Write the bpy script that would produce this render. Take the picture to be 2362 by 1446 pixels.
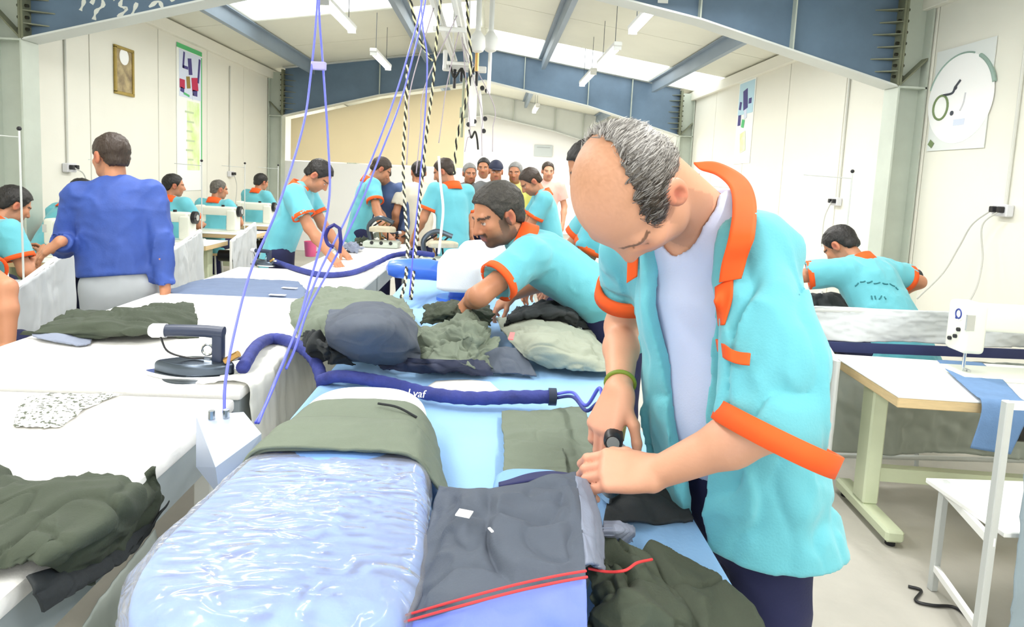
import bpy, bmesh, math, random
import numpy as np
from mathutils import Vector, Matrix

for _o in list(bpy.data.objects):
    bpy.data.objects.remove(_o, do_unlink=True)
scene = bpy.context.scene
COL = scene.collection

# ------------------------------------------------------------------ camera
# 2362 x 1446 frame, focal length in pixels, picture cropped from a taller frame (lens shift)
IMG_W, IMG_H = 2362.0, 1446.0
F_PX, CX, CY = 1450.0, 1181.0, 557.0
EYE = np.array([0.0, 0.0, 1.6])


def _axes():
    yv = np.array([(1138.0 - CX) / F_PX, -(410.0 - CY) / F_PX, -1.0])
    yv /= np.linalg.norm(yv)
    xv = np.array([1.0, -0.0445, 0.0])
    xv[2] = -(xv[0] * yv[0] + xv[1] * yv[1]) / yv[2]
    xv /= np.linalg.norm(xv)
    zv = np.cross(xv, yv)
    return np.column_stack([xv, yv, zv])        # world axes seen from the camera


AX = _axes()
cam_data = bpy.data.cameras.new("camera")
cam = bpy.data.objects.new("camera", cam_data)
COL.objects.link(cam)
cam_data.sensor_fit = 'HORIZONTAL'
cam_data.sensor_width = 36.0
cam_data.lens = F_PX / IMG_W * 36.0
cam_data.shift_y = -(IMG_H / 2 - CY) / IMG_W
cam_data.clip_start = 0.05
_m = Matrix(AX.T.tolist()).to_4x4()
_m.translation = Vector(EYE)
cam.matrix_world = _m
scene.camera = cam

# ------------------------------------------------------------------ world, light, exposure
world = bpy.data.worlds.new("world")
scene.world = world
world.use_nodes = True
_bg = world.node_tree.nodes["Background"]
_bg.inputs[0].default_value = (0.93, 0.97, 1.0, 1)
_bg.inputs[1].default_value = 2.2
scene.view_settings.view_transform = 'Standard'
scene.view_settings.look = 'None'
scene.view_settings.gamma = 1.0
scene.view_settings.exposure = 0.68
scene.view_settings.use_curve_mapping = False


def area_light(name, loc, size, energy, color=(1, 1, 1), rot=(0, 0, 0)):
    d = bpy.data.lights.new(name, 'AREA')
    d.shape = 'RECTANGLE'
    d.size, d.size_y = size
    d.energy = energy
    d.color = color
    o = bpy.data.objects.new(name, d)
    o.location = loc
    o.rotation_euler = rot
    COL.objects.link(o)
    return o

# ------------------------------------------------------------------ helpers: points
def V3(*a):
    return np.array(a, dtype=float)


def unit(v):
    v = np.asarray(v, dtype=float)
    return v / (np.linalg.norm(v) + 1e-12)


# ------------------------------------------------------------------ helpers: value noise
_rng = np.random.RandomState(7)
_LAT = _rng.rand(64, 64, 64)


def vnoise(p):
    """smooth value noise 0..1 for points (N,3)"""
    p = np.asarray(p, dtype=float)
    i = np.floor(p).astype(int)
    f = p - i
    f = f * f * f * (f * (f * 6 - 15) + 10)
    r = 0
    for dx in (0, 1):
        wx = f[:, 0] if dx else 1 - f[:, 0]
        for dy in (0, 1):
            wy = f[:, 1] if dy else 1 - f[:, 1]
            for dz in (0, 1):
                wz = f[:, 2] if dz else 1 - f[:, 2]
                r = r + wx * wy * wz * _LAT[(i[:, 0] + dx) % 64, (i[:, 1] + dy) % 64, (i[:, 2] + dz) % 64]
    return r


def fbm(p, octaves=3):
    a, s, r = 1.0, 0.0, 0.0
    p = np.asarray(p, dtype=float)
    for _ in range(octaves):
        r = r + a * (vnoise(p) - 0.5)
        s += a
        p = p * 2.03 + 11.7
        a *= 0.5
    return r / s * 2          # about -1..1


def ridged(p, octaves=3):
    a, s, r = 1.0, 0.0, 0.0
    p = np.asarray(p, dtype=float)
    for _ in range(octaves):
        r = r + a * (1 - np.abs(2 * vnoise(p) - 1)) ** 2
        s += a
        p = p * 2.1 + 5.3
        a *= 0.5
    return r / s


# ------------------------------------------------------------------ helpers: materials
MATS = {}


def srgb(c):
    return tuple(((x / 255.0) / 12.92 if x / 255.0 <= 0.04045 else ((x / 255.0 + 0.055) / 1.055) ** 2.4) for x in c)


def mat(name, rgb, rough=0.6, metal=0.0, var=0.0, vscale=6.0, bump=0.0, bscale=60.0, sheen=0.0, spec=0.5,
        emit=0.0, coat=0.0, stretch=(1, 1, 1), attr=False, var2=None):
    """procedural principled material; rgb as 0-255 sRGB, var = mottling towards a darker tone"""
    if name in MATS:
        return MATS[name]
    m = bpy.data.materials.new(name)
    m.use_nodes = True
    nt = m.node_tree
    b = nt.nodes["Principled BSDF"]
    c = srgb(rgb)
    b.inputs["Base Color"].default_value = (*c, 1)
    b.inputs["Roughness"].default_value = rough
    b.inputs["Metallic"].default_value = metal
    b.inputs["Specular IOR Level"].default_value = spec
    if sheen:
        b.inputs["Sheen Weight"].default_value = sheen
    if coat:
        b.inputs["Coat Weight"].default_value = coat
    if emit:
        b.inputs["Emission Color"].default_value = (*c, 1)
        b.inputs["Emission Strength"].default_value = emit
    tc = nt.nodes.new("ShaderNodeTexCoord")
    mp = nt.nodes.new("ShaderNodeMapping")
    mp.inputs["Scale"].default_value = stretch
    nt.links.new(tc.outputs["Object"], mp.inputs["Vector"])
    col_out = None
    if attr:
        at = nt.nodes.new("ShaderNodeAttribute")
        at.attribute_name = "paint"
        col_out = at.outputs["Color"]
        nt.links.new(col_out, b.inputs["Base Color"])
    if var:
        n = nt.nodes.new("ShaderNodeTexNoise")
        n.inputs["Scale"].default_value = vscale
        n.inputs["Detail"].default_value = 5
        n.inputs["Roughness"].default_value = 0.6
        nt.links.new(mp.outputs["Vector"], n.inputs["Vector"])
        r = nt.nodes.new("ShaderNodeValToRGB")
        r.color_ramp.elements[0].position = 0.3
        r.color_ramp.elements[1].position = 0.7
        mix = nt.nodes.new("ShaderNodeMix")
        mix.data_type = 'RGBA'
        nt.links.new(n.outputs["Fac"], r.inputs["Fac"])
        nt.links.new(r.outputs["Color"], mix.inputs["Factor"])
        d = srgb(var2) if var2 else tuple(x * (1 - var) for x in c)
        if attr:
            mul = nt.nodes.new("ShaderNodeMix")
            mul.data_type = 'RGBA'
            mul.blend_type = 'MULTIPLY'
            mul.inputs["Factor"].default_value = 1.0
            nt.links.new(col_out, mul.inputs["A"])
            mul.inputs["B"].default_value = (1 - var, 1 - var, 1 - var, 1)
            nt.links.new(mul.outputs["Result"], mix.inputs["A"])
            nt.links.new(col_out, mix.inputs["B"])
        else:
            mix.inputs["A"].default_value = (*d, 1)
            mix.inputs["B"].default_value = (*c, 1)
        nt.links.new(mix.outputs["Result"], b.inputs["Base Color"])
    if bump:
        n2 = nt.nodes.new("ShaderNodeTexNoise")
        n2.inputs["Scale"].default_value = bscale
        n2.inputs["Detail"].default_value = 4
        nt.links.new(mp.outputs["Vector"], n2.inputs["Vector"])
        bp = nt.nodes.new("ShaderNodeBump")
        bp.inputs["Strength"].default_value = bump
        bp.inputs["Distance"].default_value = 0.01
        nt.links.new(n2.outputs["Fac"], bp.inputs["Height"])
        nt.links.new(bp.outputs["Normal"], b.inputs["Normal"])
    MATS[name] = m
    return m


# ------------------------------------------------------------------ helpers: objects
def empty(name, loc=(0, 0, 0), rz=0.0):
    o = bpy.data.objects.new(name, None)
    o.location = loc
    o.rotation_euler = (0, 0, rz)
    o.empty_display_size = 0.1
    COL.objects.link(o)
    return o


def tag(o, label=None, cat=None, group=None, kind=None):
    if label:
        o["label"] = label
    if cat:
        o["category"] = cat
    if group:
        o["group"] = group
    if kind:
        o["kind"] = kind
    return o


def thing(name, label, cat, loc=(0, 0, 0), rz=0.0, group=None):
    return tag(empty(name, loc, rz), label, cat, group)


def mesh_from(verts, faces, smooth=True, paint=None, name="mesh"):
    me = bpy.data.meshes.new(name)
    if isinstance(faces, np.ndarray) and faces.ndim == 2:
        verts = np.asarray(verts, dtype=np.float32)
        k = faces.shape[1]
        me.vertices.add(len(verts))
        me.vertices.foreach_set("co", verts.ravel())
        me.loops.add(faces.size)
        me.loops.foreach_set("vertex_index", faces.astype(np.int32).ravel())
        me.polygons.add(len(faces))
        me.polygons.foreach_set("loop_start", np.arange(0, faces.size, k, dtype=np.int32))
        me.polygons.foreach_set("loop_total", np.full(len(faces), k, dtype=np.int32))
        me.update(calc_edges=True)
        me.validate()
    else:
        me.from_pydata([tuple(map(float, v)) for v in verts], [], [tuple(map(int, f)) for f in faces])
        me.update()
    if smooth:
        me.polygons.foreach_set("use_smooth", np.ones(len(me.polygons), dtype=bool))
    if paint is not None:
        a = me.attributes.new("paint", 'FLOAT_COLOR', 'POINT')
        c = np.ones((len(me.vertices), 4), dtype=np.float32)
        c[:, :3] = paint
        a.data.foreach_set("color", c.ravel())
    return me


def put(name, me, material, parent=None, loc=None):
    """links mesh me as one object; if it has a parent, vertices are in the parent's space"""
    o = bpy.data.objects.new(name, me)
    if material is not None and not me.materials:
        me.materials.append(material)
    COL.objects.link(o)
    if parent is not None:
        o.parent = parent
    if loc is not None:
        o.location = loc
    return o


class MB:
    """collects simple shapes into one mesh"""

    def __init__(self):
        self.bm = bmesh.new()

    def _xf(self, vs, rot, loc):
        m = Matrix.Translation(Vector(loc)) @ (rot.to_4x4() if rot is not None else Matrix.Identity(4))
        bmesh.ops.transform(self.bm, matrix=m, verts=vs)

    def box(self, c, s, rot=None, bevel=0.0, seg=2):
        r = bmesh.ops.create_cube(self.bm, size=1.0)
        vs = r["verts"]
        bmesh.ops.scale(self.bm, vec=Vector(s), verts=vs)
        if bevel:
            es = list({e for v in vs for e in v.link_edges})
            rb = bmesh.ops.bevel(self.bm, geom=es, offset=bevel, segments=seg, affect='EDGES', profile=0.5)
            vs = list({v for f in rb["faces"] for v in f.verts} | {v for v in vs if v.is_valid})
        self._xf(vs, rot, c)
        return self

    def cyl(self, a, b, r, r2=None, n=12, cap=True):
        a, b = Vector(a), Vector(b)
        d = b - a
        rr = bmesh.ops.create_cone(self.bm, cap_ends=cap, segments=n, radius1=r, radius2=r if r2 is None else r2, depth=d.length)
        q = Vector((0, 0, 1)).rotation_difference(d.normalized()).to_matrix()
        self._xf(rr["verts"], q, (a + b) / 2)
        return self

    def ball(self, c, r, n=10, s=(1, 1, 1)):
        rr = bmesh.ops.create_uvsphere(self.bm, u_segments=n * 2, v_segments=n, radius=r)
        bmesh.ops.scale(self.bm, vec=Vector(s), verts=rr["verts"])
        self._xf(rr["verts"], None, c)
        return self

    def prism(self, poly, a, b, axis='y'):
        """polygon of 2-D points extruded along axis from a to b"""
        def pt(p, t):
            if axis == 'y':
                return (p[0], t, p[1])
            if axis == 'x':
                return (t, p[0], p[1])
            return (p[0], p[1], t)
        va = [self.bm.verts.new(pt(p, a)) for p in poly]
        vb = [self.bm.verts.new(pt(p, b)) for p in poly]
        n = len(poly)
        self.bm.faces.new(va)
        self.bm.faces.new(vb[::-1])
        for i in range(n):
            self.bm.faces.new((va[i], va[(i + 1) % n], vb[(i + 1) % n], vb[i]))
        return self

    def lathe(self, prof, c=(0, 0, 0), n=20, rot=None):
        rings = []
        vs = []
        for r, z in prof:
            ring = []
            for i in range(n):
                a = 2 * math.pi * i / n
                v = self.bm.verts.new((r * math.cos(a), r * math.sin(a), z))
                ring.append(v)
                vs.append(v)
            rings.append(ring)
        for i in range(len(rings) - 1):
            for j in range(n):
                self.bm.faces.new((rings[i][j], rings[i][(j + 1) % n], rings[i + 1][(j + 1) % n], rings[i + 1][j]))
        self.bm.faces.new(rings[0][::-1])
        self.bm.faces.new(rings[-1])
        self._xf(vs, rot, c)
        return self

    def tube(self, pts, r, n=8, cap=True):
        """r: number or one per point"""
        v, f = tube_arrays(pts, r, n, cap)
        vs = [self.bm.verts.new(p) for p in v]
        for q in f:
            try:
                self.bm.faces.new([vs[i] for i in q])
            except ValueError:
                pass
        return self

    def add(self, verts, faces):
        vs = [self.bm.verts.new(tuple(map(float, p))) for p in verts]
        for q in faces:
            self.bm.faces.new([vs[i] for i in q])
        return self

    def mesh(self, smooth=False, angle=None, name="mesh"):
        bmesh.ops.recalc_face_normals(self.bm, faces=self.bm.faces)
        me = bpy.data.meshes.new(name)
        self.bm.to_mesh(me)
        self.bm.free()
        if smooth:
            me.polygons.foreach_set("use_smooth", np.ones(len(me.polygons), dtype=bool))
            if angle:
                me.set_sharp_from_angle(angle=math.radians(angle))
        return me

    def build(self, name, material, parent=None, smooth=False, angle=35):
        return put(name, self.mesh(smooth, angle, name), material, parent)


def tube_arrays(pts, r, n=8, cap=True):
    pts = [np.asarray(p, dtype=float) for p in pts]
    m = len(pts)
    rs = [r] * m if np.isscalar(r) else list(r)
    tang = []
    for i in range(m):
        t = pts[min(i + 1, m - 1)] - pts[max(i - 1, 0)]
        tang.append(unit(t))
    up = V3(0, 0, 1) if abs(tang[0][2]) < 0.9 else V3(1, 0, 0)
    nrm = unit(np.cross(tang[0], up))
    verts, faces = [], []
    for i in range(m):
        nrm = unit(nrm - tang[i] * np.dot(nrm, tang[i]))
        bi = np.cross(tang[i], nrm)
        for j in range(n):
            a = 2 * math.pi * j / n
            verts.append(pts[i] + rs[i] * (math.cos(a) * nrm + math.sin(a) * bi))
    for i in range(m - 1):
        for j in range(n):
            faces.append((i * n + j, i * n + (j + 1) % n, (i + 1) * n + (j + 1) % n, (i + 1) * n + j))
    if cap:
        faces.append(tuple(range(n))[::-1])
        faces.append(tuple((m - 1) * n + j for j in range(n)))
    return verts, faces


def spline(pts, k=8):
    """Catmull-Rom through the points"""
    P = [np.asarray(p, dtype=float) for p in pts]
    P = [2 * P[0] - P[1]] + P + [2 * P[-1] - P[-2]]
    out = []
    for i in range(1, len(P) - 2):
        for j in range(k):
            t = j / k
            a, b, c, d = P[i - 1], P[i], P[i + 1], P[i + 2]
            out.append(0.5 * ((2 * b) + (c - a) * t + (2 * a - 5 * b + 4 * c - d) * t * t + (3 * b - a - 3 * c + d) * t ** 3))
    out.append(P[-2])
    return out


def copy_tree(o, parent=None):
    c = o.copy()
    COL.objects.link(c)
    c.parent = parent
    for ch in o.children:
        copy_tree(ch, c)
    return c


# ------------------------------------------------------------------ helpers: cloth patches
def patch(ctrl, nu, nv, fold=None, thick=0.004, jag=0.0, seed=0, closed=True):
    """smooth sheet through a grid of control points ctrl[v][u] -> (x,y,z); fold(P,u,v,N)->(offset along normal).
    Returns verts, quads of a sheet with thickness."""
    C = np.array(ctrl, dtype=float)

    def cr(A, n):
        m = A.shape[0]
        A2 = np.concatenate([2 * A[:1] - A[1:2], A, 2 * A[-1:] - A[-2:-1]], 0)
        t = np.linspace(0, m - 1 - 1e-9, n)
        i = np.floor(t).astype(int)
        f = (t - i).reshape(-1, *([1] * (A.ndim - 1)))
        a, b, c, d = A2[i], A2[i + 1], A2[i + 2], A2[i + 3]
        return 0.5 * ((2 * b) + (c - a) * f + (2 * a - 5 * b + 4 * c - d) * f * f + (3 * b - a - 3 * c + d) * f ** 3)
    S = cr(C, nv)
    S = np.swapaxes(cr(np.swapaxes(S, 0, 1), nu), 0, 1)      # nv,nu,3
    du = np.gradient(S, axis=1)
    dv = np.gradient(S, axis=0)
    N = np.cross(du, dv)
    N /= (np.linalg.norm(N, axis=2, keepdims=True) + 1e-9)
    if N[..., 2].mean() < 0:
        N = -N
    uu, vv = np.meshgrid(np.linspace(0, 1, nu), np.linspace(0, 1, nv))
    if jag:
        w = fbm(np.stack([uu.ravel() * 9 + seed, vv.ravel() * 9, uu.ravel() * 0], 1), 3).reshape(nv, nu, 1)
        edge = np.minimum(np.minimum(uu, 1 - uu), np.minimum(vv, 1 - vv))
        e = np.clip(1 - edge / 0.12, 0, 1)[..., None]
        cen = S.mean((0, 1))
        out = S - cen
        out[..., 2] = 0
        out /= (np.linalg.norm(out, axis=2, keepdims=True) + 1e-9)
        S = S + out * w * e * jag
    if fold is not None:
        off = fold(S.reshape(-1, 3), uu.ravel(), vv.ravel()).reshape(nv, nu, 1)
        S = S + N * off
    top = S.reshape(-1, 3)
    bot = (S - N * thick).reshape(-1, 3)
    verts = np.concatenate([top, bot], 0)
    idx = np.arange(nu * nv).reshape(nv, nu)
    q = np.stack([idx[:-1, :-1], idx[:-1, 1:], idx[1:, 1:], idx[1:, :-1]], -1).reshape(-1, 4)
    o = nu * nv
    qb = q[:, ::-1] + o
    rim = np.concatenate([idx[0, :], idx[1:, -1], idx[-1, -2::-1], idx[-2:0:-1, 0]])
    rn = np.roll(rim, -1)
    qr = np.stack([rim + o, rn + o, rn, rim], -1)
    return verts, np.concatenate([q, qb, qr], 0)


def wr(scale=8, amp=0.01, fine=0.3, seed=0.0, aniso=(1, 1, 1), edge=0.0, ridge=True):
    """wrinkle function for patch()"""
    an = np.array(aniso, dtype=float)

    def f(P, u, v):
        q = P * an * scale + seed
        warp = np.stack([fbm(q * 0.6 + 3.1, 2), fbm(q * 0.6 + 7.7, 2), fbm(q * 0.6 + 1.3, 2)], 1)
        q = q + 0.6 * warp
        base = (ridged(q, 2) - 0.45) if ridge else fbm(q, 2)
        cz = np.clip(1 - np.abs(2 * vnoise(q * 1.45 + 2.2) - 1) * 3.4, 0, 1) ** 1.4
        cz2 = np.clip(1 - np.abs(2 * vnoise(q * 2.6 + 8.1) - 1) * 4.0, 0, 1) ** 1.4
        r = amp * (base + fine * fbm(q * 2.7, 2) - .42 * cz - .22 * cz2)
        if edge:
            e = np.minimum(np.minimum(u, 1 - u), np.minimum(v, 1 - v))
            r = r * (0.25 + 0.75 * np.clip(e / edge, 0, 1))
        return r
    return f


# ------------------------------------------------------------------ helpers: implicit bodies
class Field:
    """smooth blend of tapered capsules, ellipsoids and boxes, turned into one continuous skin"""

    def __init__(self):
        self.ops = []

    def cone(self, a, b, ra, rb, k=0.02, sub=False, A=None):
        """A: optional 3x3 world->squashed space (unit length preserving in its main axis)"""
        self.ops.append(('cone', np.asarray(a, float), np.asarray(b, float), ra, rb, k, sub, A))
        return self

    def ell(self, c, r, R=None, k=0.02, sub=False):
        """R columns = local axes in world"""
        self.ops.append(('ell', np.asarray(c, float), np.asarray(r, float), np.eye(3) if R is None else np.asarray(R, float), None, k, sub, None))
        return self

    def box(self, c, half, R=None, rnd=0.01, k=0.02, sub=False):
        self.ops.append(('box', np.asarray(c, float), np.asarray(half, float), np.eye(3) if R is None else np.asarray(R, float), rnd, k, sub, None))
        return self

    def bounds(self):
        lo, hi = np.full(3, 1e9), np.full(3, -1e9)
        for op in self.ops:
            if op[6]:
                continue
            l, h = self._bb(op)
            lo, hi = np.minimum(lo, l), np.maximum(hi, h)
        return lo, hi

    @staticmethod
    def _bb(op):
        t = op[0]
        if t == 'cone':
            r = max(op[3], op[4])
            if op[7] is not None:
                r = r * np.linalg.norm(np.linalg.inv(op[7]), 2)
            return np.minimum(op[1], op[2]) - r, np.maximum(op[1], op[2]) + r
        e = np.abs(op[3]) @ op[2]
        return op[1] - e, op[1] + e

    def eval(self, lo, h, shape, grow=0.0):
        v = np.full(shape, 1.0, dtype=np.float32)
        for op in self.ops:
            l, u = self._bb(op)
            pad = op[5] + 3 * h + max(grow, 0) + 0.004
            i0 = np.maximum(np.floor((l - pad - lo) / h).astype(int), 0)
            i1 = np.minimum(np.ceil((u + pad - lo) / h).astype(int) + 1, np.array(shape))
            if np.any(i1 <= i0):
                continue
            ax = [lo[d] + h * np.arange(i0[d], i1[d]) for d in range(3)]
            X, Y, Z = np.meshgrid(*ax, indexing='ij')
            P = np.stack([X, Y, Z], -1)
            t = op[0]
            if t == 'cone':
                a, b, A = op[1], op[2], op[7]
                if A is not None:
                    P = (P - a) @ A.T
                    b = A @ (b - a)
                    a = np.zeros(3)
                ba = b - a
                pa = P - a
                tt = np.clip((pa @ ba) / (ba @ ba + 1e-12), 0, 1)
                d = np.linalg.norm(pa - tt[..., None] * ba, axis=-1) - (op[3] + (op[4] - op[3]) * tt)
            elif t == 'ell':
                q = ((P - op[1]) @ op[3]) / op[2]
                k0 = np.linalg.norm(q, axis=-1)
                k1 = np.linalg.norm(q / op[2], axis=-1)
                d = k0 * (k0 - 1) / (k1 + 1e-9)
            else:
                q = np.abs((P - op[1]) @ op[3]) - (op[2] - op[4])
                d = np.linalg.norm(np.maximum(q, 0), axis=-1) + np.minimum(q.max(-1), 0) - op[4]
            s = tuple(slice(i0[d_], i1[d_]) for d_ in range(3))
            cur = v[s]
            k = op[5]
            if op[6]:
                hh = np.maximum(k - np.abs(cur + d), 0) / k
                v[s] = np.maximum(cur, -d) + hh * hh * k * 0.25
            else:
                d = d - grow
                hh = np.maximum(k - np.abs(cur - d), 0) / k
                v[s] = np.minimum(cur, d) - hh * hh * k * 0.25
        return v

    def skin(self, h, lo=None, hi=None, clip=(), grow=0.0, fine=(), func=None):
        """returns verts, quads. clip: (normal, offset) keeps n.p < offset. fine: (lo,hi,h) boxes meshed finer.
        func(P)->offset added to the field"""
        if lo is None:
            lo, hi = self.bounds()
            lo = lo - grow - 3 * h
            hi = hi + grow + 3 * h
        V, Q = self._one(h, np.asarray(lo, float), np.asarray(hi, float), clip, grow, func)
        if fine:
            keep = np.ones(len(Q), bool)
            for (l, u, hf) in fine:
                m = 1.5 * h
                ins = np.all((V > np.asarray(l) + m) & (V < np.asarray(u) - m), 1)
                keep &= ~np.all(ins[Q], 1)
            parts = [(V, Q[keep])]
            for (l, u, hf) in fine:
                parts.append(self._one(hf, np.asarray(l, float), np.asarray(u, float), clip, grow, func))
            off, VV, QQ = 0, [], []
            for v, q in parts:
                VV.append(v)
                QQ.append(q + off)
                off += len(v)
            V, Q = np.concatenate(VV), np.concatenate(QQ)
            used = np.unique(Q)
            re = np.full(len(V), -1)
            re[used] = np.arange(len(used))
            V, Q = V[used], re[Q]
        return V, Q

    def _one(self, h, lo, hi, clip, grow, func):
        shape = tuple(np.maximum(np.ceil((hi - lo) / h).astype(int) + 1, 4))
        v = self.eval(lo, h, shape, grow)
        if clip or func is not None:
            ax = [lo[d] + h * np.arange(shape[d]) for d in range(3)]
            X, Y, Z = np.meshgrid(*ax, indexing='ij')
            if func is not None:
                near = np.abs(v) < 0.06
                P = np.stack([X[near], Y[near], Z[near]], -1)
                v[near] += func(P).astype(np.float32)
            for n, o in clip:
                if callable(n):
                    v = np.maximum(v, n(X, Y, Z).astype(np.float32))
                else:
                    v = np.maximum(v, (n[0] * X + n[1] * Y + n[2] * Z - o).astype(np.float32))
        return surface_nets(v, lo, h)


def surface_nets(v, lo, h):
    s = v < 0
    nx, ny, nz = v.shape
    c = np.zeros((nx - 1, ny - 1, nz - 1), dtype=np.int8)
    for dx in (0, 1):
        for dy in (0, 1):
            for dz in (0, 1):
                c += s[dx:nx - 1 + dx, dy:ny - 1 + dy, dz:nz - 1 + dz]
    act = (c > 0) & (c < 8)
    idx = np.argwhere(act)
    if len(idx) == 0:
        return np.zeros((0, 3)), np.zeros((0, 4), int)
    lut = np.full(c.shape, -1, dtype=np.int64)
    lut[act] = np.arange(len(idx))
    acc = np.zeros((len(idx), 3))
    cnt = np.zeros(len(idx))
    cor = [(a, b, d) for a in (0, 1) for b in (0, 1) for d in (0, 1)]
    vals = {q: v[idx[:, 0] + q[0], idx[:, 1] + q[1], idx[:, 2] + q[2]] for q in cor}
    for p in cor:
        for ax in range(3):
            if p[ax] == 0:
                q = list(p)
                q[ax] = 1
                q = tuple(q)
                a, b = vals[p], vals[q]
                cr = (a < 0) != (b < 0)
                t = np.where(cr, a / np.where(np.abs(a - b) < 1e-12, 1e-12, a - b), 0)
                pt = np.tile(np.array(p, float), (len(idx), 1))
                pt[:, ax] += t
                acc[cr] += pt[cr]
                cnt[cr] += 1
    verts = lo + h * (idx + acc / cnt[:, None])
    quads = []
    for ax in range(3):
        o1, o2 = (ax + 1) % 3, (ax + 2) % 3
        sl_a = [slice(None)] * 3
        sl_b = [slice(None)] * 3
        sl_a[ax] = slice(0, -1)
        sl_b[ax] = slice(1, None)
        sa, sb = s[tuple(sl_a)], s[tuple(sl_b)]
        e = np.argwhere(sa != sb)
        e = e[(e[:, o1] > 0) & (e[:, o2] > 0) & (e[:, o1] < v.shape[o1] - 1) & (e[:, o2] < v.shape[o2] - 1)]
        if len(e) == 0:
            continue
        flip = sa[e[:, 0], e[:, 1], e[:, 2]]
        d1 = np.zeros(3, int)
        d1[o1] = 1
        d2 = np.zeros(3, int)
        d2[o2] = 1

        def L(w):
            return lut[w[:, 0], w[:, 1], w[:, 2]]
        q = np.stack([L(e - d1 - d2), L(e - d2), L(e), L(e - d1)], -1)
        q[~flip] = q[~flip][:, ::-1]
        quads.append(q)
    Q = np.concatenate(quads)
    Q = Q[(Q >= 0).all(1)]
    return verts, Q


def vnormals(V, Q):
    n = np.cross(V[Q[:, 2]] - V[Q[:, 0]], V[Q[:, 3]] - V[Q[:, 1]])
    N = np.zeros_like(V)
    for i in range(4):
        np.add.at(N, Q[:, i], n)
    return N / (np.linalg.norm(N, axis=1, keepdims=True) + 1e-12)


def relax(V, Q, it=2, lam=0.5):
    e = np.concatenate([Q[:, [0, 1]], Q[:, [1, 2]], Q[:, [2, 3]], Q[:, [3, 0]]])
    for _ in range(it):
        S = np.zeros_like(V)
        c = np.zeros(len(V))
        np.add.at(S, e[:, 0], V[e[:, 1]])
        np.add.at(S, e[:, 1], V[e[:, 0]])
        np.add.at(c, e[:, 0], 1)
        np.add.at(c, e[:, 1], 1)
        V = V + lam * (S / np.maximum(c, 1)[:, None] - V)
    return V


# ------------------------------------------------------------------ helpers: surveying
# points of the place measured on the photograph: a sight line met with a known height or a known distance
def _sight(u, v):
    return AX.T @ np.array([(u - CX) / F_PX, -(v - CY) / F_PX, -1.0])


def at_z(u, v, z):
    d = _sight(u, v)
    return EYE + d * ((z - EYE[2]) / d[2])


def at_y(u, v, y):
    d = _sight(u, v)
    return EYE + d * (y / d[1])


def at_x(u, v, x):
    d = _sight(u, v)
    return EYE + d * (x / d[0])

# ------------------------------------------------------------------ palette
M_WALL = mat("cream_wall_paint", (238, 236, 224), 0.7, var=0.03, vscale=1.5, bump=0.05, bscale=30)
M_WALLJ = mat("wall_joint_grey", (205, 205, 198), 0.8)
M_FLOOR = mat("grey_concrete", (196, 192, 182), 0.55, var=0.22, vscale=1.6, bump=0.15, bscale=25)
M_SHEET = mat("roof_sheet_grey", (232, 232, 218), 0.5, var=0.10, vscale=0.8)
M_STEELB = mat("blue_grey_steel_paint", (104, 128, 152), 0.45, var=0.25, vscale=2.0)
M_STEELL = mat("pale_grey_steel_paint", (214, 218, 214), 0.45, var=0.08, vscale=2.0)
M_STEELG = mat("grey_green_steel_paint", (196, 204, 192), 0.45, var=0.12, vscale=3.0)
M_PURL = mat("grey_blue_purlin_paint", (138, 154, 170), 0.45, var=0.12, vscale=2.0)
M_FIN = mat("khaki_primer_steel", (128, 132, 108), 0.5, var=0.3, vscale=9)
M_BOLT = mat("dark_bolt_steel", (62, 62, 50), 0.4, metal=0.5)
M_CREAMP = mat("warm_cream_panel", (255, 236, 194), 0.6, var=0.04, vscale=1.0)
M_WHITEP = mat("white_panel", (246, 246, 244), 0.6)
M_MARK = mat("white_paint_marks", (225, 228, 220), 0.7)

XL, XR, XRIDGE = -4.25, 3.77, -0.24
EAVE, SLOPE = 3.42, 0.147
Y0, Y1 = -4.0, 19.0


def roof_z(x):
    return EAVE + SLOPE * min(x - XL, XR - x)


# floor
fl = put("floor", MB().box(((XL + XR) / 2, (Y0 + Y1) / 2, -0.06), (XR - XL + 0.5, Y1 - Y0 + 0.4, 0.12)).mesh(), M_FLOOR)
tag(fl, "pale grey worn concrete floor", kind="structure")

# side walls: a backing with sandwich panels whose joints show
for nm, xs, sg, lab in (("wall_left", XL, -1, "cream panelled long wall on the left"), ("wall_right", XR, 1, "cream panelled long wall on the right")):
    w = put(nm, MB().box((xs + sg * 0.09, (Y0 + Y1) / 2, EAVE / 2), (0.06, Y1 - Y0, EAVE + 0.04)).mesh(), M_WALLJ)
    tag(w, lab, kind="structure")
    n = 17
    step = (Y1 - Y0) / n
    pm = None
    for i in range(n):
        if pm is None:
            pm = MB().box((0, 0, EAVE / 2), (0.06, step - 0.014, EAVE), bevel=0.004, seg=1).mesh()
        put("wall_panel", pm, M_WALL, w, (xs + sg * 0.03, Y0 + (i + 0.5) * step, 0))
    # eave trim strip under the sheets
    t = put("trim_1" if sg < 0 else "trim_2", MB().box((xs - sg * 0.035, (Y0 + Y1) / 2, EAVE - 0.10), (0.07, Y1 - Y0, 0.16), bevel=0.006, seg=1).mesh(), M_WALL)
    tag(t, "cream eave trim along the top of the %s wall" % ("left" if sg < 0 else "right"), kind="structure")

# back wall of the far hall
wb = put("wall_back", MB().prism([(XL - .1, 0), (XR + .1, 0), (XR + .1, EAVE), (XRIDGE, roof_z(XRIDGE)), (XL - .1, EAVE)], 19.0, 19.12).mesh(), M_WHITEP)
tag(wb, "white far end wall of the hall", kind="structure")
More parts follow.
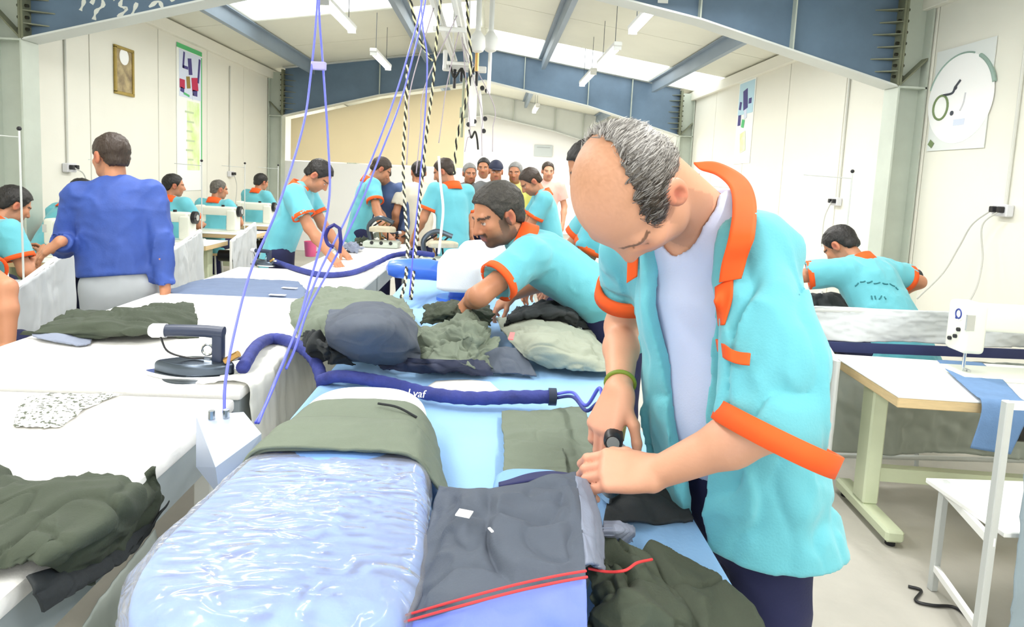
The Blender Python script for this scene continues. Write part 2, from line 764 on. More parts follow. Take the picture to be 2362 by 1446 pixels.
# partition on the left behind the second frame: warm cream above, white below
pt = put("wall_partition", MB().box((-2.32, 12.47, 0.87), (3.5, 0.06, 1.74)).mesh(), M_WHITEP)
tag(pt, "partition closing the left side behind the second frame", kind="structure")
pz = [(-3.95, 1.76), (-0.60, 1.76), (-0.60, 3.30), (-2.2, 3.02), (-3.95, 2.54)]
put("upper_panel", MB().prism(pz, 12.43, 12.50).mesh(), M_CREAMP, pt)

# unseen wall added behind the camera to cut frontal light, wide door gap left
wf = put("wall_front", MB().box((-2.95, -4.05, 1.75), (2.7, .1, 3.5)).box((2.45, -4.05, 1.75), (2.7, .1, 3.5)).box((-.25, -4.05, 3.35), (2.8, .1, .7)).mesh(), M_WALL)
tag(wf, "unseen cream end wall with a door gap, added behind the camera to cut frontal light", kind="structure")

# roof: sheets between purlins, some of them translucent
m = bpy.data.materials.new("translucent_skylight_sheet")
m.use_nodes = True
nt = m.node_tree
nt.nodes.clear()
out = nt.nodes.new("ShaderNodeOutputMaterial")
mx = nt.nodes.new("ShaderNodeMixShader")
tr = nt.nodes.new("ShaderNodeBsdfTransparent")
tl = nt.nodes.new("ShaderNodeBsdfTranslucent")
nz = nt.nodes.new("ShaderNodeTexNoise")
nz.inputs["Scale"].default_value = 1.5
rp = nt.nodes.new("ShaderNodeMapRange")
rp.inputs["To Min"].default_value = 0.25
rp.inputs["To Max"].default_value = 0.55
tr.inputs[0].default_value = (1.0, 1.0, 0.99, 1)
tl.inputs[0].default_value = (0.9, 0.9, 0.85, 1)
nt.links.new(nz.outputs["Fac"], rp.inputs["Value"])
nt.links.new(rp.outputs["Result"], mx.inputs[0])
nt.links.new(tr.outputs[0], mx.inputs[1])
nt.links.new(tl.outputs[0], mx.inputs[2])
nt.links.new(mx.outputs[0], out.inputs[0])
M_SKY = m

PURL = [-3.39, -1.29, 0.81, 2.91]
strips = [(XL - .1, -3.39), (-3.39, -1.29), (-1.29, XRIDGE), (XRIDGE, 0.81), (0.81, 2.91), (2.91, XR + .1)]
rows = [(-4.0, -2.0), (-2.0, 0.0), (0.0, 2.0), (2.0, 3.9), (3.9, 5.6), (5.6, 7.2), (7.2, 8.9), (8.9, 10.5), (10.5, 12.1), (12.1, 14.3), (14.3, 16.5), (16.5, 19.1)]
sky_cells = {(1, 6), (3, 8), (4, 5), (4, 8), (5, 8), (2, 7), (1, 3), (4, 3), (1, 1), (4, 1), (2, 9), (4, 10), (3, 10), (1, 10)}  # translucent cells outside the view are added to let in more light
ceil = empty("ceiling", (0, 0, 0))
tag(ceil, "low gable roof of metal sheets with translucent skylights", kind="structure")
for a, (xa, xb) in enumerate(strips):
    for b, (ya, yb) in enumerate(rows):
        za, zb = EAVE + SLOPE * min(xa - XL, XR - xa), EAVE + SLOPE * min(xb - XL, XR - xb)
        g = 0.006
        mb = MB()
        poly = [(xa + g, za), (xb - g, zb), (xb - g, zb + 0.03), (xa + g, za + 0.03)]
        mb.prism(poly, ya + g, yb - g)
        isk = (a, b) in sky_cells
        mb.build("skylight_sheet" if isk else "roof_sheet", M_SKY if isk else M_SHEET, ceil)
# lapping strips over the sheet joints keep the sky out
for (ya, yb) in rows[1:]:
    mb = MB()
    for xa, xb in ((XL - .1, XRIDGE), (XRIDGE, XR + .1)):
        za, zb = EAVE + SLOPE * min(xa - XL, XR - xa), EAVE + SLOPE * min(xb - XL, XR - xb)
        mb.prism([(xa, za + .031), (xb, zb + .031), (xb, zb + .045), (xa, za + .045)], ya - 0.05, ya + 0.05)
    mb.build("lap_strip", M_SHEET, ceil)
for xp in PURL + [XRIDGE]:
    zp = roof_z(xp)
    mb = MB().box((xp, (Y0 + Y1) / 2, zp + 0.042), (0.12, Y1 - Y0, 0.02))
    mb.build("ridge_cap" if xp == XRIDGE else "lap_strip", M_SHEET, ceil)

# purlins between the frames
FR_Y = [5.6, 12.1, 18.6]
bays = [(-4.0, 5.485), (5.715, 11.985), (12.215, 18.485)]
for k, xp in enumerate(PURL):
    for b, (ya, yb) in enumerate(bays):
        if b == 2 and k in (0,):
            continue
        z = roof_z(xp) - 0.004
        mb = MB()
        s = 1 if xp < XRIDGE else -1
        zs = [(-0.035 * s, -0.012), (0.035 * s, -0.012), (0.035 * s, -0.001), (0.006, -0.001)]
        mb.box((xp, (ya + yb) / 2, z - 0.10), (0.012, yb - ya, 0.19))
        mb.box((xp + 0.03 * s, (ya + yb) / 2, z - 0.010), (0.07, yb - ya, 0.012))
        mb.box((xp - 0.03 * s, (ya + yb) / 2, z - 0.192), (0.07, yb - ya, 0.012))
        o = mb.build("purlin", M_PURL)
        where = ["from the open end to the nearest frame", "between the first and second frames", "beyond the second frame"][b]
        which = ["left outer", "left inner", "right inner", "right outer"][k]
        tag(o, "%s blue steel roof purlin %s" % (which, where), "purlin", "roof purlins")


def portal_frame(y, label, webm, flm):
    r = thing("portal_frame", label, "steel frame", (0, y, 0))
    XI = (-3.98, 3.50)
    for s, xi in ((1, XI[0]), (-1, XI[1])):
        xo = XL if s > 0 else XR
        # column: inner flange, web, outer flange
        c = MB()
        c.box((xi - s * 0.008, 0, 1.29), (0.016, 0.20, 2.58))
        c.box(((xi + xo) / 2, 0, 1.29), (abs(xo - xi) - 0.03, 0.012, 2.58))
        c.box((xo + s * 0.02, 0, 1.70), (0.016, 0.20, 3.36))
        c.box(((xi + xo) / 2, 0, 2.97), (abs(xo - xi) - 0.03, 0.012, 0.80))
        c.box(((xi + xo) / 2, 0, 2.56), (abs(xo - xi) - 0.03, 0.20, 0.016))
        c.build("column", M_STEELG, r)
        # diagonal stiffener in the knee panel
        d = MB()
        a_, b_ = Vector((xo + s * 0.03, 0, 2.80)), Vector((xi - s * 0.02, 0, 2.57))
        for yy in (-0.05, 0.05):
            d.prism([(a_.x, a_.z), (b_.x, b_.z), (b_.x, b_.z + .02), (a_.x, a_.z + .02)], yy - 0.045, yy + 0.045)
        d.build("knee_stiffener", M_FIN, r)
        # rafter web
        kx, kz = -2.2 if s > 0 else 1.72, 3.05
        rz = roof_z(XRIDGE) - 0.02
        w = MB()
        poly = [(xi + s * .02, 2.58), (kx, kz), (XRIDGE, 3.42), (XRIDGE, rz), (xi + s * .02, roof_z(xi) - .02)]
        w.prism(poly, -0.006, 0.006)
        web = w.build("rafter_web", webm, r)
        for (pa, pb, th) in (((xi + s * .01, 2.575), (kx, kz - .005), .016), ((kx, kz - .005), (XRIDGE, 3.415), .016), ((xi, roof_z(xi) - .006), (XRIDGE, rz + .014), .012)):
            f = MB()
            f.prism([pa, pb, (pb[0], pb[1] - th), (pa[0], pa[1] - th)], -0.105, 0.105)
            f.build("flange", flm, r)
        # end plates, bolts and fin stiffeners at the knee
        e = MB()
        e.box((xi + s * 0.010, 0, 2.99), (0.02, 0.21, 0.84))
        e.build("end_plate", M_FIN, r)
        e = MB()
        e.box((xi - s * 0.012, 0, 2.99), (0.018, 0.21, 0.84))
        e.build("end_plate", M_FIN, r)
        for i in range(8):
            z = 2.65 + i * 0.095
            for yy in (-0.07, 0.07):
                bb = MB()
                bb.cyl((xi - s * 0.045, yy, z), (xi + s * 0.045, yy, z), 0.014, n=6)
                bb.build("bolt", M_BOLT, r)
        for i in range(7):
            z = 2.69 + i * 0.105
            for yy in (-1, 1):
                fn = MB()
                ln = 0.20 if i % 2 else 0.15
                fn.add([(xi + s * .02, yy * .006, z), (xi + s * (ln + .02), yy * .006, z), (xi + s * .02, yy * .10, z),
                        (xi + s * .02, yy * .006, z + .010), (xi + s * (ln + .02), yy * .006, z + .010), (xi + s * .02, yy * .10, z + .010)],
                       [(0, 1, 2), (3, 5, 4), (0, 3, 4, 1), (1, 4, 5, 2), (2, 5, 3, 0)])
                fn.build("fin_stiffener", M_FIN, r)
        # web stiffeners
        for xs in ((-2.2, -0.9) if s > 0 else (2.55, 1.72, 0.5)):
            zb = 2.58 + (abs(xs - xi)) * (kz - 2.58) / abs(kx - xi) if (xs - kx) * s <= 0 else kz + abs(xs - kx) * (3.42 - kz) / abs(XRIDGE - kx)
            zt = roof_z(xs) - .02
            st = MB().box((xs, 0, (zb + zt) / 2), (0.012, 0.15, zt - zb - .005))
            st.build("web_stiffener", M_STEELG, r)
    return r


fr1 = portal_frame(FR_Y[0], "nearest blue steel portal frame crossing the top of the view", M_STEELB, M_STEELL)
fr2 = portal_frame(FR_Y[1], "second blue steel portal frame in front of the cream partition", M_STEELB, M_STEELL)
fr3 = portal_frame(FR_Y[2], "farthest steel portal frame near the white end wall, web painted pale for glare", M_STEELL, M_STEELL)  # pale web colour carries the glare at the far end

# painted scrawl on the left web of the nearest frame (brush strokes, flat paint)
strokes = [[(-3.56, 3.02), (-3.52, 2.93), (-3.55, 2.84)], [(-3.46, 2.90), (-3.40, 2.98), (-3.36, 2.90), (-3.42, 2.84), (-3.44, 2.77)],
           [(-3.28, 2.95), (-3.20, 2.97), (-3.22, 2.90), (-3.17, 2.87), (-3.24, 2.80)], [(-3.12, 2.83), (-3.08, 2.93)],
           [(-3.02, 3.12), (-2.97, 3.00), (-2.93, 3.10), (-2.90, 2.97)], [(-2.98, 2.90), (-2.90, 2.95), (-2.86, 2.88)],
           [(-2.80, 2.96), (-2.72, 3.03)], [(-2.76, 3.20), (-2.70, 3.10), (-2.66, 3.22)], [(-2.60, 3.06), (-2.54, 3.24)], [(-3.5, 3.18), (-3.4, 3.10), (-3.33, 3.2)]]
for i, st in enumerate(strokes):
    pts = spline([(x, 0, z) for x, z in st], 5)
    v, f = [], []
    for j, p in enumerate(pts):
        q = pts[min(j + 1, len(pts) - 1)] - pts[max(j - 1, 0)]
        nn = unit(np.array([q[2], 0, -q[0]])) * (0.013 + 0.006 * math.sin(j * 1.3 + i))
        v += [p + nn + V3(0, -0.0075, 0), p - nn + V3(0, -0.0075, 0), p + nn + V3(0, -0.006, 0), p - nn + V3(0, -0.006, 0)]
        if j:
            a = 4 * (j - 1)
            f += [(a, a + 1, a + 5, a + 4), (a, a + 4, a + 6, a + 2), (a + 1, a + 3, a + 7, a + 5)]
    web = [c for c in fr1.children if c.name.startswith("rafter_web")][0]
    MB().add(v, f).build("painted_stroke", M_MARK, web)

# ------------------------------------------------------------------ furniture materials
M_TWHITE = mat("white_ironing_cloth", (252, 250, 246), 0.8, var=0.03, vscale=5, bump=0.12, bscale=90)
M_TBLUE = mat("sky_blue_ironing_cloth", (150, 194, 240), 0.75, var=0.06, vscale=4, bump=0.1, bscale=120)
M_APRON = mat("galvanised_apron", (176, 186, 190), 0.4, metal=0.2, var=0.15, vscale=5)
M_TLEG = mat("grey_tube_steel", (205, 208, 206), 0.4, metal=0.1)
M_WOOD = mat("plywood_edge", (226, 198, 150), 0.6, var=0.15, vscale=12, stretch=(1, 1, 8))
M_TTOP = mat("white_laminate", (248, 247, 244), 0.35)
M_GREENLEG = mat("pale_green_cast_leg", (214, 222, 190), 0.45, var=0.06, vscale=5)
M_SHEETW = mat("white_plastic_sheet", (206, 210, 213), 0.45, var=0.06, vscale=5)
M_SHEETG = mat("grey_plastic_sheet", (178, 186, 178), 0.45, var=0.12, vscale=3)
M_BOXM = mat("pale_grey_box_paint", (172, 184, 208), 0.4, var=0.06, vscale=6)
M_BLACK = mat("black_plastic", (28, 28, 32), 0.4)
M_MACH = mat("ivory_machine_enamel", (232, 234, 220), 0.3, coat=0.3)
M_CHROME = mat("chrome_steel", (205, 208, 210), 0.18, metal=1.0)
M_DKSTEEL = mat("dark_iron_steel", (90, 100, 112), 0.3, metal=0.8)
M_RUBBER = mat("black_rubber", (24, 24, 26), 0.7)


def press_table(label, x0, x1, y0, y1, z, cover, apr=0.11, shelf=False):
    r = thing("pressing_table", label, "table", ((x0 + x1) / 2, (y0 + y1) / 2, 0))
    w, d = x1 - x0, y1 - y0
    MB().box((0, 0, z - 0.02), (w, d, 0.04), bevel=0.012, seg=2).build("table_top", cover, r, True)
    a = MB()
    for sx in (-1, 1):
        a.box((sx * (w / 2 - 0.02), 0, z - 0.04 - apr / 2), (0.02, d - 0.03, apr))
    for sy in (-1, 1):
        a.box((0, sy * (d / 2 - 0.02), z - 0.04 - apr / 2), (w - 0.07, 0.02, apr))
    a.build("apron", M_APRON, r)
    for sx in (-1, 1):
        for sy in (-1, 1):
            MB().box((sx * (w / 2 - 0.06), sy * (d / 2 - 0.07), (z - 0.05) / 2), (0.05, 0.05, z - 0.05), bevel=0.004, seg=1).build("leg", M_TLEG, r)
    sb = MB()
    for sx in (-1, 1):
        sb.box((sx * (w / 2 - 0.06), 0, 0.22), (0.03, d - 0.2, 0.03))
    sb.build("stretcher", M_TLEG, r)
    return r


TZ = 0.88
press_table("white padded pressing table at the near left corner, paper sheet on it", -1.62, -0.77, 0.30, 1.92, TZ, M_TWHITE)
press_table("white padded pressing table carrying the steam iron at left", -1.80, -0.77, 1.96, 3.42, TZ + 0.015, M_TWHITE)
press_table("white padded pressing table with the slate blue cloth laid across it", -1.80, -0.80, 3.46, 4.52, TZ, M_TWHITE)
press_table("farthest white pressing table where two men in turquoise lean over", -1.40, -0.80, 4.56, 6.45, TZ, M_TWHITE)
press_table("long sky blue pressing table in the centre foreground", -0.56, 0.475, 0.42, 3.36, TZ, M_TBLUE)
press_table("smaller blue pressing table behind the heap, carrying white padded bucks", -0.60, 0.30, 3.52, 5.6, 0.84, M_TBLUE)

# white cloth hanging off the side of the second white table
ct = []
for v in range(5):
    row = []
    for u in range(9):
        yy = 1.99 + u * 0.145
        dz = [0.0, 0.004, -0.08, -0.26, -0.46][v]
        dx = [-0.16, 0.0, 0.022, 0.028, 0.03][v] + (0.025 * math.sin(u * 2.1) * (v / 4))
        row.append((-0.765 + dx, yy, TZ + 0.022 + dz + (0.02 * math.sin(u * 1.3) if v == 4 else 0)))
    ct.append(row)
v, q = patch(ct, 90, 60, wr(9, 0.012, 0.2, 2.0, (1, 1.4, .4)), 0.003)
tag(put("hanging_cloth", mesh_from(v, q), mat("off_white_cotton", (238, 238, 230), 0.85, var=0.04, vscale=4)),
    "off-white cotton cloth hanging down the side of the iron's table", "cloth")
# grey drape under the near left table edge
ct = []
for v in range(4):
    ct.append([(-0.742 + 0.012 * v + 0.02 * math.sin(u * 1.9 + v), 0.30 + u * 0.19, [0.735, 0.60, 0.4, 0.18][v]) for u in range(7)])
v, q = patch(ct, 70, 40, wr(7, 0.012, 0.2, 5.0, (1, 1.5, .4)), 0.003)
tag(put("grey_drape", mesh_from(v, q), M_SHEETG), "dull grey-green drape hanging below the near white table", "drape")

# wedge-shaped grey box between the white and the blue table, the air lines run to it
r = thing("junction_box", "pale grey slanted metal box between the white and blue tables", "box", (-0.655, 1.49, 0))
zt = 0.985
cor = [at_z(452, 958, zt + .01), at_z(562, 950, zt + .01), at_z(603, 1000, zt - .01), at_z(497, 1078, zt - .06)]
base = np.array([-0.655, 1.49, 0])
tv = [c - base for c in cor]
bv = [t - V3(0, 0, 0.16) + V3(0.0, 0.0, 0) for t in tv]
bv[3] = tv[3] - V3(-.01, 0, .07)
bv[0] = tv[0] - V3(0, 0, .13)
MB().add(tv + bv, [(0, 1, 2, 3), (7, 6, 5, 4), (0, 4, 5, 1), (1, 5, 6, 2), (2, 6, 7, 3), (3, 7, 4, 0)]).build("housing", M_BOXM, r)
MB().cyl((0.02, 0.0, 0.84), (0.02, 0.0, 0.0), 0.02).build("support_post", M_TLEG, r)
MB().cyl((0.02, 0.0, 0.008), (0.02, 0.0, 0.0), 0.07).build("foot_plate", M_TLEG, r)
for k in (0, 1):
    MB().cyl(tv[0] * (0.6 - .3 * k) + tv[1] * (0.4 + .3 * k) + V3(0, -.02, -.004), tv[0] * (0.6 - .3 * k) + tv[1] * (0.4 + .3 * k) + V3(0, -.02, .016), 0.008, n=8).build("air_fitting", M_CHROME, r)

# ------------------------------------------------------------------ padded pressing forms (bucks)
def outline(x0n, x1n, x0f, x1f, yn, yf, rn, rf, n=96):
    """plan of a tapered form, near side wide, far side narrow, rounded corners"""
    q = [(x0n, yn, rn), (x1n, yn, rn), (x1f, yf, rf), (x0f, yf, rf)]
    pts = []
    m = len(q)
    for i in range(m):
        p = np.array(q[i][:2])
        a = np.array(q[i - 1][:2])
        b = np.array(q[(i + 1) % m][:2])
        r = q[i][2]
        da, db = unit(a - p), unit(b - p)
        for j in range(12):
            t = j / 11
            pts.append((1 - t) ** 2 * (p + da * r) + 2 * t * (1 - t) * p + t * t * (p + db * r))
    P = np.array(pts)
    seg = np.linalg.norm(np.roll(P, -1, 0) - P, axis=1)
    s = np.concatenate([[0], np.cumsum(seg)])
    t = np.linspace(0, s[-1], n, endpoint=False)
    PP = np.vstack([P, P[:1]])
    return np.stack([np.interp(t, s, PP[:, 0]), np.interp(t, s, PP[:, 1])], 1)


def pad_loft(out, zt, th, rr, dome=0.015, grow=0.0, rings=14, skirt=8):
    """padded slab: flat bottom, rounded rim of radius rr, slightly domed top"""
    n = len(out)
    c = out.mean(0)
    d = out - c
    L = np.linalg.norm(d, axis=1, keepdims=True)
    e = d / L
    levels = []
    zb = zt - th
    levels.append((-(rr * 0.7), zb - grow))
    for j in range(1, skirt):
        levels.append((grow, zb + (th - rr) * j / skirt))
    for j in range(9):
        a = j / 8 * math.pi / 2
        levels.append((grow - rr * (1 - math.cos(a)), zt - rr + rr * math.sin(a) + grow))
    V = []
    for off, z in levels:
        p = c + d * (1 + off / L.mean())
        V.append(np.column_stack([p, np.full(n, z)]))
    last = V[-1]
    lc = np.array([c[0], c[1], zt + grow])
    for j in range(1, rings):
        t = j / rings
        p = last * (1 - t) + lc * t
        p[:, 2] = zt + grow + dome * (1 - (1 - t) ** 2)
        V.append(p)
    V = np.concatenate(V + [np.array([[c[0], c[1], zt + grow + dome]])])
    m = len(levels) + rings - 1
    F = []
    for i in range(m - 1):
        for j in range(n):
            F.append((i * n + j, i * n + (j + 1) % n, (i + 1) * n + (j + 1) % n, (i + 1) * n + j))
    top = m * n
    for j in range(n):
        F.append(((m - 1) * n + j, (m - 1) * n + (j + 1) % n, top))
    F.append(tuple(range(n))[::-1])
    return V, F


M_PADB = mat("blue_padded_cloth", (130, 176, 246), 0.7, var=0.05, vscale=5, bump=0.1, bscale=150)
M_PADW = mat("white_padded_cloth", (250, 250, 250), 0.8, bump=0.15, bscale=160)
M_ARMB = mat("royal_blue_enamel", (70, 120, 225), 0.3, coat=0.3)

# plastic film: clear, glossy, with crinkle highlights painted in as diffuse white
m = bpy.data.materials.new("clear_plastic_film")
m.use_nodes = True
nt = m.node_tree
nt.nodes.clear()
out_ = nt.nodes.new("ShaderNodeOutputMaterial")
tr = nt.nodes.new("ShaderNodeBsdfTransparent")
gl = nt.nodes.new("ShaderNodeBsdfGlossy")
gl.inputs["Roughness"].default_value = 0.14
df = nt.nodes.new("ShaderNodeBsdfDiffuse")
df.inputs[0].default_value = (0.96, 0.97, 1, 1)
lw = nt.nodes.new("ShaderNodeLayerWeight")
lw.inputs["Blend"].default_value = 0.32
tc = nt.nodes.new("ShaderNodeTexCoord")
mp = nt.nodes.new("ShaderNodeMapping")
mp.inputs["Scale"].default_value = (12, 34, 12)
mp.inputs["Rotation"].default_value = (0, 0, 0.35)
n1 = nt.nodes.new("ShaderNodeTexNoise")
n1.noise_type = 'RIDGED_MULTIFRACTAL'
n1.inputs["Scale"].default_value = 1.0
n1.inputs["Detail"].default_value = 6
n1.inputs["Distortion"].default_value = 1.1
cr = nt.nodes.new("ShaderNodeValToRGB")
cr.color_ramp.elements[0].position = 0.55
cr.color_ramp.elements[1].position = 1.0
cr.color_ramp.elements[1].color = (0.95, 0.95, 0.95, 1)
cr.color_ramp.elements[0].color = (0.20, 0.20, 0.20, 1)
bp = nt.nodes.new("ShaderNodeBump")
bp.inputs["Strength"].default_value = 0.9
bp.inputs["Distance"].default_value = 0.012
n3 = nt.nodes.new("ShaderNodeTexNoise")
n3.noise_type = 'RIDGED_MULTIFRACTAL'
n3.inputs["Scale"].default_value = 75
n3.inputs["Detail"].default_value = 3
n3.inputs["Distortion"].default_value = .6
ad = nt.nodes.new("ShaderNodeMath")
ad.operation = 'MULTIPLY_ADD'
ad.inputs[1].default_value = .34
m1 = nt.nodes.new("ShaderNodeMixShader")
m2 = nt.nodes.new("ShaderNodeMixShader")
nt.links.new(tc.outputs["Object"], mp.inputs["Vector"])
nt.links.new(mp.outputs["Vector"], n1.inputs["Vector"])
nt.links.new(tc.outputs["Object"], n3.inputs["Vector"])
nt.links.new(n3.outputs["Fac"], ad.inputs[0])
nt.links.new(n1.outputs["Fac"], ad.inputs[2])
nt.links.new(ad.outputs[0], cr.inputs["Fac"])
nt.links.new(n1.outputs["Fac"], bp.inputs["Height"])
nt.links.new(bp.outputs["Normal"], gl.inputs["Normal"])
nt.links.new(bp.outputs["Normal"], lw.inputs["Normal"])
nt.links.new(lw.outputs["Fresnel"], m1.inputs[0])
nt.links.new(tr.outputs[0], m1.inputs[1])
nt.links.new(gl.outputs[0], m1.inputs[2])
nt.links.new(cr.outputs["Color"], m2.inputs[0])
nt.links.new(m1.outputs[0], m2.inputs[1])
nt.links.new(df.outputs[0], m2.inputs[2])
nt.links.new(m2.outputs[0], out_.inputs[0])
M_FILM = m


def loft_obj(name, V, F, material, parent):
    me = mesh_from(V, [tuple(f) for f in F])
    return put(name, me, material, parent)


# --- the big wrapped form in the foreground
BUCK = outline(-0.535, -0.055, -0.455, -0.165, 0.79, 1.74, 0.2, 0.13)
BZ, BTH, BRR = 1.00, 0.20, 0.055
r = thing("pressing_buck", "large blue padded pressing buck wrapped in crinkled clear plastic film", "ironing buck", (0, 0, 0))
V, F = pad_loft(BUCK, BZ, BTH * 0.55, BRR, 0.012)
loft_obj("pad", V, F, M_PADB, r)
# white end pad near the far tip
far = outline(-0.475, -0.135, -0.458, -0.162, 1.50, 1.745, 0.05, 0.13)
V, F = pad_loft(far, BZ + .006, 0.075, 0.05, 0.012)
loft_obj("white_end_pad", V, F, M_PADW, r)
# film
V, F = pad_loft(outline(-0.54, -0.05, -0.49, -0.125, 0.785, 1.34, 0.2, 0.03, 220), BZ, BTH, BRR, 0.012, grow=0.007, rings=60, skirt=34)
V = np.array(V)
nn = V - np.array([-0.3, 1.1, 0.9])
nn = nn / np.linalg.norm(nn, axis=1, keepdims=True)
side = np.clip((1.0 - V[:, 2]) / 0.1, 0, 1)
qn = V * np.array([9, 14, 9])
qn = qn + 0.8 * np.stack([fbm(qn * .5, 2), fbm(qn * .5 + 9, 2), fbm(qn * .5 + 4, 2)], 1)
amp = 0.006 + 0.030 * side
V = V + nn * (amp * (ridged(qn, 3) - 0.35))[:, None]
V[:, 2] = np.maximum(V[:, 2], 0.885)
loft_obj("plastic_film", V, F[:-1], M_FILM, r)
MB().cyl((-0.30, 1.25, 0.885), (-0.30, 1.25, 0.92), 0.09, n=20).build("pedestal", M_APRON, r)


def small_buck(label, cx, y0, y1, w0, w1, z, th, armdir, base_z, padm=M_PADW):
    r = thing("pressing_buck", label, "ironing buck", (cx, (y0 + y1) / 2, base_z), group="white padded pressing bucks")
    o = outline(-w0 / 2, w0 / 2, -w1 / 2, w1 / 2, -(y1 - y0) / 2, (y1 - y0) / 2, min(w0, w1) * .42, min(w0, w1) * .42, 72)
    V, F = pad_loft(o, z - base_z, th, min(th * .45, .06), 0.02)
    loft_obj("pad", V, F, padm, r)
    MB().tube(spline([(0, 0.0, z - base_z - th + .01), (0, 0, (z - base_z) * .45), (armdir * .02, 0, 0.0)], 6), 0.06, 14).build("neck", M_ARMB, r, True)
    MB().cyl((armdir * .02, 0, 0), (armdir * .02, 0, 0.02), 0.13, n=24).build("base_plate", M_ARMB, r, True)
    return r


b1 = small_buck("white oval pressing buck with a rounded blue arm, behind the heap", -0.17, 2.92 + .62, 4.15, .27, .25, 1.13, .20, -1, 0.84)
# its horizontal blue arm pointing left
mb = MB()
mb.tube([(-0.13, 0, .17), (-0.20, 0, .18), (-.30, 0, .18), (-0.40, 0, .18), (-0.445, 0, .18), (-.46, 0, .18)], [.06, .065, .065, .06, .045, .012], 18)
mb.build("blue_arm", M_ARMB, b1, True)
b2 = small_buck("second white pressing buck, flatter, beyond the oval one", -0.04, 4.55, 5.05, .42, .36, 1.10, .15, 1, 0.84)

# ------------------------------------------------------------------ people
SKIN_A = np.array(srgb((222, 164, 134)))
SKIN_B = np.array(srgb((192, 132, 98)))
M_SKIN = mat("skin", (230, 176, 148), 0.5, attr=True, var=0.06, vscale=14, bump=0.06, bscale=90)
M_TURQ = mat("turquoise_work_shirt", (104, 188, 201), 0.85, var=0.05, vscale=5, bump=0.12, bscale=220, sheen=0.2)
M_ORANGE = mat("orange_trim_cloth", (248, 92, 24), 0.8, var=0.08, vscale=12)
M_NAVY = mat("navy_trousers", (30, 34, 74), 0.85, var=0.15, vscale=10, bump=0.1, bscale=200)
M_JACKET = mat("royal_blue_jacket", (58, 88, 172), 0.7, var=0.3, vscale=7, bump=0.12, bscale=120)
M_LGREY = mat("light_grey_trousers", (176, 181, 186), 0.8, var=0.06, vscale=8)
M_TEE = mat("pale_lilac_undershirt", (206, 216, 246), 0.85, var=0.04, vscale=9, bump=0.08, bscale=240)
M_HAIRK = mat("black_hair", (26, 22, 20), 0.5, bump=0.5, bscale=160, stretch=(1, 1, .25))
M_HAIRB = mat("dark_brown_hair", (52, 38, 28), 0.5, bump=0.5, bscale=160, stretch=(1, 1, .25))
M_HAIRG = mat("greying_hair", (118, 112, 104), 0.6, var=0.75, vscale=110, bump=0.6, bscale=150, stretch=(1, 1, .3))
M_SHOE = mat("black_shoe_leather", (24, 22, 22), 0.35)


def basis(F, U):
    F = unit(F)
    R = unit(np.cross(F, U))
    U = np.cross(R, F)
    return np.column_stack([R, F, U])          # local x right, y forward, z up


def ik(a, b, l1, l2, hint):
    """elbow position for a two-bone chain from a to b"""
    a, b = np.asarray(a, float), np.asarray(b, float)
    d = b - a
    L = np.linalg.norm(d)
    if L > (l1 + l2) * 0.995:
        b = a + d / L * (l1 + l2) * 0.995
        d = b - a
        L = np.linalg.norm(d)
    x = (l1 * l1 - l2 * l2 + L * L) / (2 * L)
    hgt = math.sqrt(max(l1 * l1 - x * x, 0))
    u = d / L
    hv = np.asarray(hint, float)
    hv = unit(hv - u * np.dot(hv, u))
    return a + u * x + hv * hgt, b


def head_ops(f, c, H, s=1.0, fy=1.0):
    """adds a head to field f; c centre, H local axes"""
    def P(x, y, z):
        return c + H @ (np.array([x, y * (fy if y > .02 else 1.0), z]) * s)
    k = 0.02 * s
    f.ell(P(0, -0.014, 0.034), V3(.0755, .098, .086) * s, H, k)            # cranium
    f.ell(P(0, 0.030, -0.030), V3(.060, .068, .078) * s, H, .03 * s)        # face block
    f.cone(P(-.034, .030, -.078), P(.034, .030, -.078), .030 * s, .030 * s, .03 * s)   # jaw
    f.ell(P(0, .066, -.092), V3(.024, .022, .020) * s, H, .02 * s)          # chin
    f.cone(P(-.043, .066, -.018), P(-.036, .060, -.045), .020 * s, .016 * s, .02 * s)   # cheeks
    f.cone(P(.043, .066, -.018), P(.036, .060, -.045), .020 * s, .016 * s, .02 * s)
    f.cone(P(-.036, .078, .024), P(.036, .078, .024), .013 * s, .013 * s, .014 * s)     # brow
    for sx in (-1, 1):
        f.ell(P(sx * .032, .098, .002), V3(.017, .016, .012) * s, H, .010 * s, sub=True)
        f.ell(P(sx * .032, .077, .002), V3(.0135, .0125, .0125) * s, H, .004 * s)        # eyeball under lids
        f.ell(P(sx * .079, -.012, -.006), V3(.012, .023, .036) * s, H, .005 * s)         # ear
        f.ell(P(sx * .0915, -.008, -.004), V3(.009, .012, .022) * s, H, .003 * s, sub=True)
        f.cone(P(sx * .014, .098, -.034), P(sx * .016, .088, -.036), .009 * s, .008 * s, .006 * s)   # nostrils
    f.cone(P(0, .090, .014), P(0, .113, -.028), .009 * s, .0125 * s, .012 * s)           # nose
    f.cone(P(-.020, .086, -.058), P(.020, .086, -.058), .0075 * s, .0075 * s, .008 * s)  # lips
    f.cone(P(-.017, .085, -.069), P(.017, .085, -.069), .0080 * s, .0080 * s, .008 * s)
    f.ell(P(0, .096, -.0635), V3(.024, .008, .0018) * s, H, .003 * s, sub=True)
    return P


